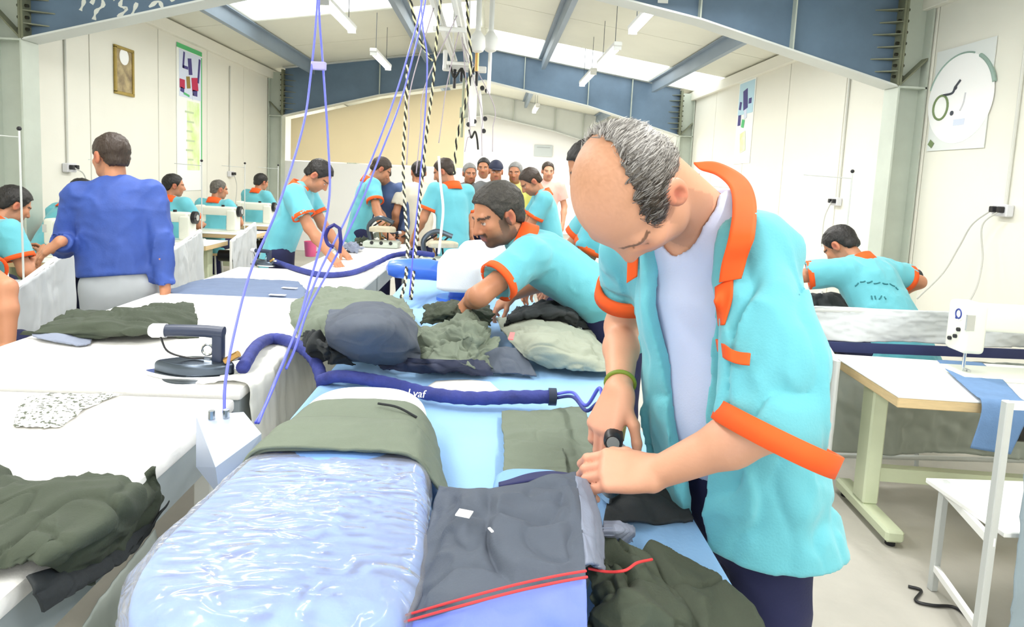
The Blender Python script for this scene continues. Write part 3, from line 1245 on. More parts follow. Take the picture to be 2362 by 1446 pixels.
def head_paint(V, c, H, s, skin, stubble=0.0, brow=(40, 28, 22), moustache=0.0, lids=False):
    """albedo of skin, brows, lips, eyes, shaved beard in head-local coordinates"""
    L = ((V - c) @ H) / s
    col = np.tile(skin, (len(V), 1)).astype(float)
    x, y, z = L[:, 0], L[:, 1], L[:, 2]
    near = (np.abs(x) < .1) & (np.abs(y) < .15) & (np.abs(z) < .16)
    ax = np.abs(x)

    def blend(mask, c2, a):
        w = (np.clip(mask, 0, 1) * a * near)[:, None]
        return col * (1 - w) + np.asarray(c2)[None, :] * w
    dark = np.array(srgb(brow))
    ear = np.clip((ax - .074) / .006, 0, 1) * (np.abs(z) < .04) * (np.abs(y + .01) < .04)
    col = blend(ear, skin * np.array([1.0, .62, .58]), .6)
    conch = np.exp(-(((y + .008) / .011) ** 2 + ((z + .004) / .018) ** 2)) * (ax > .074)
    col = blend(conch, np.array(srgb((150, 60, 52))), .7)
    cheek = np.exp(-(((ax - .04) / .02) ** 2 + ((z + .02) / .025) ** 2)) * (y > .03)
    col = blend(cheek, skin * np.array([1.0, .72, .68]), .45)
    nose = np.exp(-((ax / .016) ** 2 + ((z + .028) / .018) ** 2)) * (y > .085)
    col = blend(nose, skin * np.array([1.0, .7, .66]), .4)
    if stubble:
        st = np.clip((-z - .035) / .03, 0, 1) * (y > -.03) + np.exp(-((z + .045) / .008) ** 2) * (ax < .03) * (y > .06)
        st = st + (ax > .055) * (y > -.005) * (y < .035) * (z < .0)
        col = blend(np.clip(st, 0, 1), dark * 1.4 + .03, stubble)
    if moustache:
        col = blend((np.abs(z + .046) < .009) * (ax < .032) * (y > .06), dark, moustache)
    lips = np.exp(-(((z + .0635) / .011) ** 2)) * (ax < .024) * (y > .07)
    col = blend(lips, np.array(srgb((176, 92, 84))), .75)
    bz = .026 - .25 * np.abs(ax - .034)
    col = blend((np.abs(z - bz) < .0055) * (ax > .012) * (ax < .056) * (y > .04), dark, .9)
    if lids:
        return blend((np.abs(z + .004) < .0016) * (np.abs(ax - .032) < .014) * (y > .06), dark * .6, .8)
    eye = (np.abs(z - .001) < .0045) * (np.abs(ax - .032) < .0125) * (y > .06)
    col = blend(eye, np.array([.75, .73, .70]), .8)
    iris = (((z - .001) ** 2 + (ax - .032) ** 2) < .0042 ** 2) * (y > .06)
    col = blend(iris, np.array([.02, .015, .012]), .95)
    lash = (np.abs(z - .0062) < .0016) * (np.abs(ax - .032) < .014) * (y > .06)
    col = blend(lash, dark * .5, .85)
    return col


def hand_ops(f, wrist, d, n, side, curl=0.5, spread=0.06, s=1.0, thumb=0.5, curls=None):
    """hand: wrist point, d wrist->knuckles, n back-of-hand normal, side +1 if thumb lies along (d x n) """
    d = unit(d)
    n = unit(n - d * np.dot(n, d))
    t = np.cross(d, n) * side                     # towards thumb
    W = np.asarray(wrist, float)
    kn = W + d * .088 * s
    for q in (-1, -.33, .33, 1):                  # palm as four metacarpal cones
        f.cone(W + t * q * .018 * s + d * .008, kn + t * q * .030 * s - d * (.006 if q == -1 else 0), .017 * s, .0125 * s, .014 * s)
    f.ell(W + d * .05 * s - n * .006, V3(.034, .045, .013) * s, np.column_stack([t, d, n]), .012 * s)
    f.ell(W + d * .035 * s + t * .024 * s - n * .010, V3(.016, .032, .015) * s, np.column_stack([t, d, n]), .012 * s)
    lens = [(.045, .028, .022), (.050, .032, .024), (.046, .030, .023), (.036, .022, .020)]
    for i, q in enumerate((1, .33, -.33, -1)):    # index .. little
        p = kn + t * q * .029 * s - d * (.008 if q == -1 else 0)
        a = 0.0
        c_ = curl if curls is None else curls[i]
        dd = unit(d + t * q * spread)
        rad = [.0098, .0088, .0080, .0068]
        for j, L in enumerate(lens[i]):
            a += c_ * (.9 if j == 0 else 1.15)
            dir_ = dd * math.cos(a) - n * math.sin(a)
            p2 = p + dir_ * L * s
            f.cone(p, p2, rad[j] * s, rad[j + 1] * s, .004 * s)
            p = p2
    # thumb leaves the side of the palm
    p = W + d * .030 * s + t * .026 * s - n * .004
    base = unit(d * .65 + t * (.85 - .5 * thumb) - n * (.25 + .45 * thumb))
    a = 0
    for j, (L, r0, r1) in enumerate(((.040, .0130, .0115), (.034, .0112, .0100), (.026, .0100, .0078))):
        dir_ = unit(base + (d * .35 - t * .35 * thumb - n * .2 * thumb) * j)
        p2 = p + dir_ * L * s
        f.cone(p, p2, r0 * s, r1 * s, .006 * s)
        p = p2


def joints(x, y, az, H=1.75, lean=0.0, side=0.0, twist=0.0, hp=0.0, hy=0.0, hr=0.0, seated=None, hl=None, hrt=None, elL=None, elR=None, feet=.0, z0=0.0):
    """az: facing angle in degrees (0 = +y, 90 = -x, 180 = towards the camera). seated = seat height"""
    s = H / 1.75
    a = math.radians(az)
    F = V3(-math.sin(a), math.cos(a), 0)
    R = V3(math.cos(a), math.sin(a), 0)
    Zv = V3(0, 0, 1)
    J = {'s': s}
    pz = .95 * s if seated is None else seated + .10
    pel = V3(x, y, pz + z0)
    le, sd = math.radians(lean), math.radians(side)
    up = unit(Zv * math.cos(le) + F * math.sin(le) + R * math.tan(sd))
    tw = math.radians(twist)
    Rt = unit(R * math.cos(tw) + F * math.sin(tw))
    Rt = unit(Rt - up * np.dot(Rt, up))
    Ft = np.cross(up, Rt)
    bend = unit(up + Zv * .25)
    J['pel'], J['F'], J['R'], J['up'], J['Rt'], J['Ft'] = pel, F, R, up, Rt, Ft
    J['waist'] = pel + bend * .17 * s
    J['chest'] = J['waist'] + up * .20 * s
    J['neck'] = J['chest'] + up * .155 * s
    J['shR'] = J['neck'] + Rt * .178 * s - up * .045 * s
    J['shL'] = J['neck'] - Rt * .178 * s - up * .045 * s
    p, yw, rl = math.radians(hp), math.radians(hy), math.radians(hr)
    Fh0 = F * math.cos(yw) + np.cross(Zv, F) * math.sin(yw)
    Rh0 = np.cross(Fh0, Zv)
    HF = Fh0 * math.cos(p) - Zv * math.sin(p)
    HU = Zv * math.cos(p) + Fh0 * math.sin(p)
    HU = unit(HU * math.cos(rl) + Rh0 * math.sin(rl))
    J['H'] = basis(HF, HU)
    nk = unit(up * .5 + HU * .5 + Ft * .12)
    J['head'] = J['neck'] + nk * .085 * s + J['H'] @ V3(0, .018, .075) * s
    L1, L2 = .285 * s, .255 * s
    for k, sh, sg, tgt, hint in (('R', 'shR', 1, hrt, elR), ('L', 'shL', -1, hl, elL)):
        if tgt is None:
            tgt = J[sh] + V3(0, 0, -.50 * s) + F * .06 + Rt * sg * .07
        if hint is None:
            hint = -F * .6 + Rt * sg * .5 - Zv * .5
        el, w = ik(J[sh], tgt, L1, L2, hint)
        J['el' + k], J['wr' + k] = el, w
    for k, sg in (('R', 1), ('L', -1)):
        hip = pel + R * sg * .09 * s - Zv * .02
        if seated is None:
            J['hip' + k] = hip
            J['an' + k] = V3(pel[0], pel[1], .09 * s + z0) + R * sg * (.10 + .02) * s + F * (feet * sg) - F * .06 * math.sin(le)
            J['kn' + k] = (hip + J['an' + k]) / 2 + F * .03
            J['toe' + k] = J['an' + k] + F * .16 * s - Zv * .05 * s
        else:
            J['hip' + k] = hip
            J['kn' + k] = hip + F * .40 * s + R * sg * .06 + Zv * .02
            J['an' + k] = V3(J['kn' + k][0], J['kn' + k][1], .09 + z0) + F * .02
            J['toe' + k] = J['an' + k] + F * .16 * s - Zv * .05
    return J


def squash(Rt, up, Ft, depth):
    """matrix that stretches the front-back axis so that round cones become flat torsos"""
    return np.outer(Rt, Rt) + np.outer(up, up) + np.outer(Ft, Ft) / depth


PEOPLE = 0


def person(label, J, shirt=M_TURQ, trim=M_ORANGE, trouser=M_NAVY, skin=SKIN_B, hair=M_HAIRK, hairline=(-.2, .030), sleeve=.62, longs=False,
           res=.012, hres=.0065, hand=None, stubble=.25, moust=0., build=1.0, hem=.13, collar=True, group=None, head_s=None, hair_vol=.010, wrinkle=.010,
           hands=True, cap=None, seed=0.0, pocket=False):
    global PEOPLE
    PEOPLE += 1
    s = J['s']
    hs = (head_s or 1.0) * s
    root = thing("person", label, "person", (J['pel'][0], J['pel'][1], 0), 0.0, group)
    O = np.array(root.location)

    def obj(name, V, Q, m, paint=None, parent=root):
        me = mesh_from(V - O, Q, True, paint)
        return put(name, me, m, parent)
    up, Rt, Ft = J['up'], J['Rt'], J['Ft']
    A = squash(Rt, up, Ft, .66)
    b = Field()
    # inner torso and limbs: one continuous skin
    b.cone(J['pel'], J['waist'], .135 * s * build, .125 * s * build, .04, A=A)
    b.cone(J['waist'], J['chest'], .125 * s * build, .145 * s * build, .04, A=A)
    b.cone(J['shL'], J['shR'], .05 * s, .05 * s, .04)
    b.cone(J['neck'] - up * .03, J['head'] + J['H'] @ V3(0, -.022, -.045) * hs, .060 * s, .052 * s, .03)
    head_ops(b, J['head'], J['H'], hs)
    for k in 'LR':
        b.cone(J['sh' + k], J['el' + k], .050 * s, .042 * s, .02)
        mid = J['el' + k] * .62 + J['wr' + k] * .38
        b.cone(J['el' + k], mid, .041 * s, .042 * s, .02)
        b.cone(mid, J['wr' + k], .042 * s, .027 * s, .02)
        b.cone(J['hip' + k], J['kn' + k], .075 * s, .052 * s, .03)
        b.cone(J['kn' + k], J['an' + k], .050 * s, .036 * s, .03)
    fine = []
    if hands:
        for k, sg in (('L', -1), ('R', 1)):
            hd = (hand or {}).get(k, {})
            d = np.asarray(hd.get('d', unit(J['wr' + k] - J['el' + k])), float)
            n = np.asarray(hd.get('n', unit(V3(0, 0, 1) * .8 + Rt * sg * .6)), float)
            dd = unit(d)
            n2 = unit(n - dd * np.dot(n, dd))
            tdir = np.cross(dd, n2)
            want = np.asarray(hd.get('thumb_to', -Rt * sg + Ft * .3), float)
            sd = 1 if np.dot(tdir, want) > 0 else -1
            hand_ops(b, J['wr' + k], d, n, sd, hd.get('curl', .45), hd.get('spread', .08), s, hd.get('thumb', .5), hd.get('curls'))
            c = J['wr' + k] + dd * .08
            fine.append((c - .135, c + .135, hd.get('res', max(hres * .62, .0032))))
    fine.append((J['head'] - .17 * hs, J['head'] + .17 * hs, hres))
    V, Q = b.skin(res, fine=fine)
    col = head_paint(V, J['head'], J['H'], hs, skin, stubble, moustache=moust)
    obj("body", V, Q, M_SKIN, col)
    # hair: the skull grown outward, cut off along the hairline
    hf = Field()
    c, H = J['head'], J['H']

    def P(x, y, z):
        return c + H @ (np.array([x, y, z]) * hs)
    if cap is None:
        hf.ell(P(0, -0.016, 0.036), (V3(.0755, .098, .086) + hair_vol) * hs, H, .01)
        hf.ell(P(0, -.060, -.03), V3(.056 + hair_vol * .6, .044 + hair_vol * .6, .05) * hs, H, .02)
        lo_, hi_ = hf.bounds()
        hh = max(hres * .8, .0045)
        lo_ = lo_ - .02
        shp = tuple(np.ceil((hi_ + .02 - lo_) / hh).astype(int))
        v_ = hf.eval(lo_, hh, shp)
        G = np.stack(np.meshgrid(*[lo_[d_] + hh * np.arange(shp[d_]) for d_ in range(3)], indexing='ij'), -1)
        Lg = ((G - c) @ H) / hs
        lx, ly, lz = Lg[..., 0], Lg[..., 1], Lg[..., 2]
        yf = np.interp(lz, [-.03, .0, .035, .07, .10], [.016, .026, .044, .066 - hairline[1] * .3, .10]) - .10 * np.maximum(np.abs(lx) - .045, 0)
        zl = np.interp(ly, [-.12, -.07, -.042, -.030, .008, .020, .03], [-.062, -.058, -.040, .022, .020, -.012, -.012])
        cut = np.maximum(ly - yf, (zl - lz) * np.where(np.abs(lx) > .045, 1.0, .0) + np.where(np.abs(lx) > .045, 0, -.060 - lz))
        cut = cut * hs + .007 * (vnoise((G * 130).reshape(-1, 3) + seed).reshape(shp) - .5)
        rg = np.stack([lx * 120, ly * 40, lz * 60], -1).reshape(-1, 3) + seed
        v_ = np.maximum(v_ + .0045 * hs * fbm(rg, 2).reshape(shp), cut)
        Vh, Qh = surface_nets(v_.astype(np.float32), lo_, hh)
        if len(Vh):
            obj("hair", Vh, Qh, hair)
    else:
        hf.ell(P(0, -0.014, 0.040), (V3(.0755, .098, .086) + .012) * hs, H, .01)
        clip = [(H @ V3(0, 0, -1), np.dot(H @ V3(0, 0, -1), P(0, 0, .035)))]
        Vh, Qh = hf.skin(max(hres, .006), clip=clip)
        cp = obj("cap", Vh, Qh, cap)
        Vh, Qh = Field().ell(P(0, .115, .04), V3(.06, .06, .008) * hs, H, .01).skin(.006)
        obj("cap_peak", Vh, Qh, cap, None, cp)
    # shirt
    A2 = squash(Rt, up, Ft, .68)
    f = Field()
    hemp = J['pel'] - up * hem * s
    f.cone(hemp, J['waist'], .175 * s * build, .158 * s * build, .04, A=A2)
    f.cone(J['waist'], J['chest'], .158 * s * build, .172 * s * build, .05, A=A2)
    f.cone(J['chest'] + up * .05, J['neck'] - up * .02, .150 * s * build, .085 * s, .05, A=A2)
    f.cone(J['shL'] + Rt * .02, J['shR'] - Rt * .02, .066 * s, .066 * s, .05)
    cuts = []
    ends = {}
    for k, sg in (('L', -1), ('R', 1)):
        sh, el, wrp = J['sh' + k], J['el' + k], J['wr' + k]
        if longs:
            f.cone(sh, el, .070 * s, .060 * s, .04)
            e = el + (wrp - el) * .90
            f.cone(el, e, .060 * s, .046 * s, .03)
            ends[k] = (e, unit(wrp - el), .046 * s)
        else:
            e = sh + (el - sh) * sleeve
            f.cone(sh, e, .078 * s, .084 * s, .045)
            ends[k] = (e, unit(el - sh), .084 * s)

    def folds(Pp):
        q = (Pp - O) * np.array([1, 1, .7]) * 9 + seed * 3.1
        q = q + .7 * np.stack([fbm(q * .5, 2), fbm(q * .5 + 5, 2), fbm(q * .5 + 8, 2)], 1)
        return -wrinkle * (ridged(q, 2) - .45)
    # flat sleeve ends: carve the round tips away
    for k, (e, d, rr) in ends.items():
        f.cone(e + d * (rr * 1.02), e + d * (rr * 2.3), rr * 1.25, rr * 1.3, .006, sub=True)
    hp0 = hemp - up * .02

    def hemcut(X, Y, Z):
        dx, dy, dz = X - hp0[0], Y - hp0[1], Z - hp0[2]
        h_ = dx * up[0] + dy * up[1] + dz * up[2]
        lat_ = np.abs(dx * Rt[0] + dy * Rt[1] + dz * Rt[2])
        r_ = np.where(lat_ < (.215 * s * build if longs else .5), -h_, -1.0)
        if longs:
            Pg = np.stack([X, Y, Z], -1)
            for k_ in 'LR':
                a_, b_ = J['el' + k_], J['wr' + k_]
                ba = b_ - a_
                t_ = np.clip(((Pg - a_) @ ba) / (ba @ ba), -.3, 1)
                r_ = np.where(np.linalg.norm(Pg - a_ - t_[..., None] * ba, axis=-1) < .080 * s, -1.0, r_)
        return r_
    Vs, Qs = f.skin(res, clip=[(hemcut, 0)], func=folds if wrinkle else None)
    sh_o = obj("shirt" if not longs else "jacket", Vs, Qs, shirt)
    # sleeve trims: bands round the sleeve openings
    if trim is not None:
        for k, (e, d, rr) in ends.items():
            ax1 = unit(np.cross(d, V3(.3, .5, .8)))
            ax2 = np.cross(d, ax1)
            vv, ff = [], []
            N = 28
            R0 = rr * 1.0
            prof = [(-.012, R0 * .97), (-.012, R0 * 1.035), (.018, R0 * 1.05), (.018, R0 * .90), (-.012, R0 * .86)]
            for i in range(N):
                a = 2 * math.pi * i / N
                for (t, r_) in prof:
                    vv.append(e + d * (t * s) + (ax1 * math.cos(a) + ax2 * math.sin(a)) * r_)
            m = len(prof)
            for i in range(N):
                for j in range(m):
                    ff.append((i * m + j, i * m + (j + 1) % m, ((i + 1) % N) * m + (j + 1) % m, ((i + 1) % N) * m + j))
            obj("sleeve_trim", np.array(vv), np.array(ff), trim)
    if collar and trim is not None:
        vv, ff = [], []
        N = 30
        cn = J['neck'] + up * .004 - Ft * .008
        for i in range(N + 1):
            a = math.radians(35 + 290 * i / N)         # open at the front
            dirv = Ft * math.cos(a) + Rt * math.sin(a)
            back = .5 - .5 * math.cos(a - 0)
            r_ = .070 * s + .008 * abs(math.sin(a))
            zt = .020 + .022 * back
            zb = -.030 - (.055 if i in (0, N) else .02 * (1 - back))
            for (dr, dz) in ((0, zt - .03), (.002, zt), (.008, zt + .002), (.032, zb), (.026, zb - .004)):
                vv.append(cn + dirv * (r_ + dr) + up * dz * s)
        m = 5
        for i in range(N):
            for j in range(m - 1):
                ff.append((i * m + j, i * m + j + 1, (i + 1) * m + j + 1, (i + 1) * m + j))
        co = obj("collar", np.array(vv), np.array(ff), trim)
    # trousers
    t = Field()
    A3 = squash(J['R'], V3(0, 0, 1), J['F'], .72)
    t.cone(J['pel'] - V3(0, 0, .05), J['pel'] + (J['waist'] - J['pel']) * .6, .150 * s * build, .138 * s * build, .04, A=A3)
    for k in 'LR':
        t.cone(J['hip' + k], J['kn' + k], .088 * s * build, .074 * s, .03)
        t.cone(J['kn' + k], J['an' + k], .074 * s, .062 * s, .02)
    Vt, Qt = t.skin(max(res, .012), clip=[((0, 0, -1), -.045)], func=lambda Pp: -.006 * (ridged((Pp - O) * np.array([9, 9, 6]) + seed, 2) - .45))
    obj("trousers", Vt, Qt, trouser)
    for k in 'LR':
        sf = Field()
        sf.cone(J['an' + k] - V3(0, 0, .03) - J['F'] * .02, J['toe' + k], .040 * s, .034 * s, .03)
        Vx, Qx = sf.skin(.010, clip=[((0, 0, -1), .0)])
        obj("shoe", Vx, Qx, M_SHOE)
    return root, J


def stool(label, x, y, h=.46):
    r = thing("stool", label, "stool", (x, y, 0), 0, "sewing stools")
    MB().cyl((0, 0, h - .03), (0, 0, h), .17, n=24).build("seat", M_WOOD, r, True)
    for a in range(4):
        c_, s_ = math.cos(a * 1.571 + .785), math.sin(a * 1.571 + .785)
        MB().cyl((c_ * .12, s_ * .12, h - .03), (c_ * .16, s_ * .16, 0), .012, n=8).build("leg", M_TLEG, r)
    return r

# ------------------------------------------------------------------ the man ironing at the right of the blue table
from mathutils.bvhtree import BVHTree


def main_man():
    root = thing("person", "balding man in open turquoise shirt ironing at the blue table, head bowed", "person", (0.62, 1.40, 0))
    O = np.array(root.location)

    def obj(name, V, Q, m, paint=None, parent=root, smooth=True):
        return put(name, mesh_from(np.asarray(V) - O, Q, smooth, paint), m, parent)
    pel = V3(.605, 1.385, .93)
    shL, shR = at_y(1752, 592, 1.20), at_y(1470, 560, 1.48)
    neck = (shL + shR) / 2 + V3(.015, .01, .085)
    up = unit(neck - pel)
    Rt = unit(shR - shL)
    Rt = unit(Rt - up * np.dot(Rt, up))
    Ft = np.cross(up, Rt)
    Rh = unit(V3(Rt[0], Rt[1], 0))
    Fh = np.cross(V3(0, 0, 1), Rh)
    waist = pel + up * .18 + V3(-.05, 0, 0)
    chest = pel + up * .42 + V3(-.012, 0, 0)
    elL, wrL = at_y(1798, 972, 1.05), at_y(1512, 1092, 1.15)
    wrR = at_y(1430, 898, 1.40)
    elR, wrR = ik(shR, wrR, .285, .255, V3(.15, 1, -.25))
    hc = at_y(1452, 452, 1.19)
    az = unit(V3(-.70, -.70, 0))
    p = math.radians(82)
    HF = az * math.cos(p) + V3(0, 0, -math.sin(p))
    HU = az * math.sin(p) + V3(0, 0, math.cos(p))
    HU = unit(HU + np.cross(HF, HU) * -.02)
    H = basis(HF, HU)
    hs = 1.15

    def PH(x, y, z):
        return hc + H @ (np.array([x, y, z]) * hs)
    A = squash(Rt, up, Ft, .66)
    b = Field()
    b.cone(pel, waist, .135, .128, .04, A=A)
    b.cone(waist, chest, .128, .148, .04, A=A)
    b.cone(shL, shR, .052, .052, .05)
    nb = PH(0, -.050, -.050)
    b.cone(neck - up * .02 + Ft * .0, nb, .066, .060, .03)
    b.cone(neck - up * .02 + Ft * .03, PH(0, .0, -.07), .050, .042, .03)
    head_ops(b, hc, H, hs, .86)
    for sh, el, wr_, ru in ((shL, elL, wrL, .050), (shR, elR, wrR, .048)):
        b.cone(sh, el, ru, .043, .02)
        mid = el * .62 + wr_ * .38
        b.cone(el, mid, .043, .043, .02)
        b.cone(mid, wr_, .043, .029, .02)
    # left hand flat, pressing the cloth; right hand round the iron's handle
    dL = unit(V3(-.93, .30, -.10))
    nL = unit(V3(-.10, -.62, .78))
    tL = np.cross(dL, unit(nL - dL * np.dot(nL, dL)))
    hand_ops(b, wrL, dL, nL, 1 if tL[1] > 0 else -1, .55, .03, 1.08, .6, (.50, .55, .58, .62))
    dR = unit(V3(-.42, -.38, -.80))
    nR = unit(V3(-.60, -.42, .60))
    tR = np.cross(dR, unit(nR - dR * np.dot(nR, dR)))
    hand_ops(b, wrR, dR, nR, 1 if tR[1] < 0 else -1, .62, .04, 1.12, .55, (.50, .55, .60, .66))
    hips = [(pel + Rh * sg * .09 - V3(0, 0, .03)) for sg in (-1, 1)]
    ank = [V3(h[0] + .05, h[1] + .02, .09) + Rh * sg * .04 for h, sg in zip(hips, (-1, 1))]
    kne = [(h + a) / 2 + Fh * .02 for h, a in zip(hips, ank)]
    for h_, k_, a_ in zip(hips, kne, ank):
        b.cone(h_, k_, .078, .055, .03)
        b.cone(k_, a_, .052, .038, .03)
    cL, cR = wrL + dL * .09, wrR + dR * .08
    fine = [(hc - .19, hc + .19, .0042), (cL - .15, cL + .15, .0034), (cR - .15, cR + .15, .0034)]
    V, Q = b.skin(.008, fine=fine)
    skin = np.array(srgb((222, 164, 132)))
    col = head_paint(V, hc, H, hs, skin, .35, (120, 84, 62), lids=True)
    # thin brown hair over the scalp, redder ears and knuckles
    L = ((V - hc) @ H) / hs
    near = (np.linalg.norm(V - hc, axis=1) < .17)
    scalp = np.clip((L[:, 2] - .055) / .03, 0, 1) * np.clip((.075 - L[:, 1]) / .08, 0, 1) * near
    tint = (scalp * .55 * (.6 + .4 * vnoise(V * 260)))[:, None]
    col = col * (1 - tint) + np.array(srgb((150, 104, 66))) * tint
    for w_, d_ in ((wrL, dL), (wrR, dR)):
        t = np.exp(-((np.linalg.norm(V - (w_ + d_ * .12), axis=1) / .07) ** 2))[:, None] * .35
        col = col * (1 - t) + np.array(srgb((240, 160, 140))) * t
    obj("body", V, Q, M_SKIN, col)

    # greying hair on the sides and back: a cap of short hair plus strands
    hf = Field()
    hf.ell(PH(0, -0.014, 0.034), V3(.0755 + .0045, .098 + .0045, .086 + .004) * hs, H, .01)
    hf.ell(PH(0, -.060, -.02), V3(.062, .050, .052) * hs, H, .02)
    lo, hi = hf.bounds()
    h = .0042
    lo = lo - .02
    shp = tuple(np.ceil((hi + .02 - lo) / h).astype(int))
    v = hf.eval(lo, h, shp)
    G = np.stack(np.meshgrid(*[lo[d] + h * np.arange(shp[d]) for d in range(3)], indexing='ij'), -1)
    Lg = ((G - hc) @ H) / hs
    x, y, z = Lg[..., 0], Lg[..., 1], Lg[..., 2]
    front = .046 - .30 * np.maximum(z - .05, 0) + .10 * (np.abs(x) - .07)              # temples
    lower = -.050 - .7 * np.minimum(y + .03, .03) * 0
    bald = np.sqrt(((x - .022) / .086) ** 2 + ((y - .045) / .128) ** 2) - 1.0      # bare oval on top
    bald = np.where(z > .03, bald * .05, 1.0)
    cut = np.maximum.reduce([y - front, lower - z, -bald])
    ear = .030 - np.sqrt((y + .012) ** 2 + (z + .008) ** 2)
    ear = np.where(np.abs(x) > .05, ear, -1)
    cut = np.maximum(cut, ear)
    cut = cut + .006 * (vnoise((G * 120).reshape(-1, 3)).reshape(shp) - .5)
    v2 = np.maximum(v + .003 * fbm((G * 90).reshape(-1, 3), 2).reshape(shp), cut * hs).astype(np.float32)
    Vh, Qh = surface_nets(v2, lo, h)
    Lh = ((Vh - hc) @ H) / hs
    g = vnoise(Vh * np.array([170, 170, 170]))
    grey = np.clip(.05 + .75 * np.clip(-(Lh[:, 1] - .01) / .09, 0, 1) + .5 * (g - .5), 0, 1)[:, None]
    dark, lite = np.array(srgb((70, 58, 44))), np.array(srgb((150, 146, 140)))
    hair = obj("hair", Vh, Qh, mat("salt_and_pepper_hair", (120, 112, 104), .6, attr=True, bump=.5, bscale=240), dark * (1 - grey) + lite * grey)
    Nn = vnormals(Vh, Qh)
    if (np.einsum('ij,ij->i', Nn, Vh - hc)).mean() < 0:
        Nn = -Nn
    rng = np.random.RandomState(3)
    out = (np.einsum('ij,ij->i', Nn, unit(HU) * .3 + (Vh - hc) / .1) > .5)
    ids = rng.choice(np.where(out)[0], 6500)
    sv, sf, sc = [], [], []
    for i in ids:
        p0 = Vh[i] + rng.randn(3) * .002
        n = Nn[i]
        flow = H @ V3(.25 * np.sign(Lh[i, 0]), -.75, -.65) + rng.randn(3) * .12
        flow = unit(flow - n * np.dot(flow, n))
        wdt = unit(np.cross(flow, n)) * (.00055 + .0004 * rng.rand())
        ln = .014 + .012 * rng.rand()
        pts = [p0 + n * .0, p0 + flow * ln * .5 + n * .0022, p0 + flow * ln + n * .0008]
        o_ = len(sv)
        sv += [pts[0] - wdt, pts[0] + wdt, pts[1] + wdt, pts[1] - wdt, pts[2] + wdt * .3, pts[2] - wdt * .3]
        sf += [(o_, o_ + 1, o_ + 2, o_ + 3), (o_ + 3, o_ + 2, o_ + 4, o_ + 5)]
        gr = np.clip(.08 + .62 * np.clip(-(Lh[i, 1] - .01) / .09, 0, 1) + .85 * (rng.rand() - .5), 0, 1)
        c = np.array(srgb((44, 36, 30))) * (1 - gr) + np.array(srgb((190, 186, 182))) * gr
        sc += [c] * 6
    st = obj("hair_strands", np.array(sv), np.array(sf), mat("hair_strand", (120, 112, 104), .5, attr=True), np.array(sc), hair)
    st["kind"] = "stuff"

    # undershirt with a scooped neck
    t = Field()
    t.cone(pel + up * .0, waist, .148, .138, .04, A=A)
    t.cone(waist, chest, .138, .160, .05, A=A)
    t.cone(chest + up * .03, neck - up * .045, .150, .088, .05, A=A)
    t.cone(shL, shR, .058, .058, .05)
    t.cone(neck - up * .01, shL, .066, .052, .05)
    t.cone(neck - up * .01, shR, .066, .052, .05)
    t.ell(neck + Ft * .052 + up * .015, V3(.074, .062, .128), np.column_stack([Rt, Ft, up]), .012, sub=True)
    t.ell(neck + up * .06, V3(.070, .068, .075), np.column_stack([Rt, Ft, up]), .012, sub=True)
    Vt, Qt = t.skin(.0065, clip=[(-up, np.dot(-up, pel + up * .045))],
                    func=lambda P: -.005 * (ridged(np.stack([(P - O) @ Rt, (P - O) @ Ft, ((P - O) @ up) * .35], 1) * 14, 2) - .45))
    obj("undershirt", Vt, Qt, M_TEE)

    # open shirt: a thin shell, slit down the front
    f = Field()
    A2 = squash(Rt, up, Ft, .74)
    hem = pel - up * .16 + V3(-.005, -.03, -.02)
    f.cone(hem, waist + V3(.03, 0, 0), .228, .196, .05, A=A2)
    f.cone(waist + V3(.03, 0, 0), chest, .188, .188, .06, A=A2)
    f.cone(chest + up * .02, neck - up * .02, .178, .098, .06, A=A2)
    f.cone(shL + up * .0, shR + up * .0, .066, .064, .07)
    f.cone(neck - up * .025, shL, .074, .066, .06)
    f.cone(neck - up * .025, shR, .074, .066, .06)
    fore = unit(wrL - elL)
    eL = elL + unit(elL - shL) * .012
    axL = unit(unit(elL - shL) * .80 + fore * .60)
    f.cone(shL, shL * .35 + elL * .65 + V3(.005, 0, 0), .078, .090, .028)
    f.cone(shL * .35 + elL * .65 + V3(.005, 0, 0), eL + axL * .05, .090, .086, .03)
    eR = shR * .42 + elR * .58
    axR = unit(elR - shR)
    f.cone(shR, eR + axR * .06, .074, .074, .05)
    lo, hi = f.bounds()
    h = .0062
    lo, hi = lo - .03, hi + .03
    shp = tuple(np.ceil((hi - lo) / h).astype(int))
    v = f.eval(lo, h, shp).astype(np.float64)
    G = np.stack(np.meshgrid(*[lo[d] + h * np.arange(shp[d]) for d in range(3)], indexing='ij'), -1)
    near = np.abs(v) < .07
    Pn = G[near]
    q = np.stack([(Pn - O) @ Rt, (Pn - O) @ Ft, ((Pn - O) @ up) * .45], 1)
    q1 = q * 8.0
    q1 = q1 + .8 * np.stack([fbm(q1 * .6, 2), fbm(q1 * .6 + 5, 2), fbm(q1 * .6 + 8, 2)], 1)
    sl = np.clip(1 - np.linalg.norm(Pn - eL, axis=1) / .11, 0, 1)
    crease = np.clip(1 - np.abs(2 * vnoise(q1 * 1.3 + 4.2) - 1) * 3.2, 0, 1) ** 1.5
    fold = (1 - .85 * sl) * (.3 + .7 * np.clip((Pn[:, 2] - .85) / .12, 0, 1)) * (.030 * (ridged(q1, 2) - .45) - .017 * crease + .003 * fbm(q * 30, 2))
    vv = v.copy()
    vv[near] = v[near] - fold
    rel = G - neck
    lat, frt, hgt = rel @ Rt, rel @ Ft, rel @ up
    shell = np.maximum(vv, -(v + .036))
    # slit: wide at the chest, narrow at the hem, drawn towards his left
    down = -hgt
    mid = -.030 + .035 * np.clip(down - .1, 0, 1)
    half = np.interp(down, [-.05, .0, .08, .30, .50, .62, .9], [.085, .085, .088, .060, .040, .022, .050])
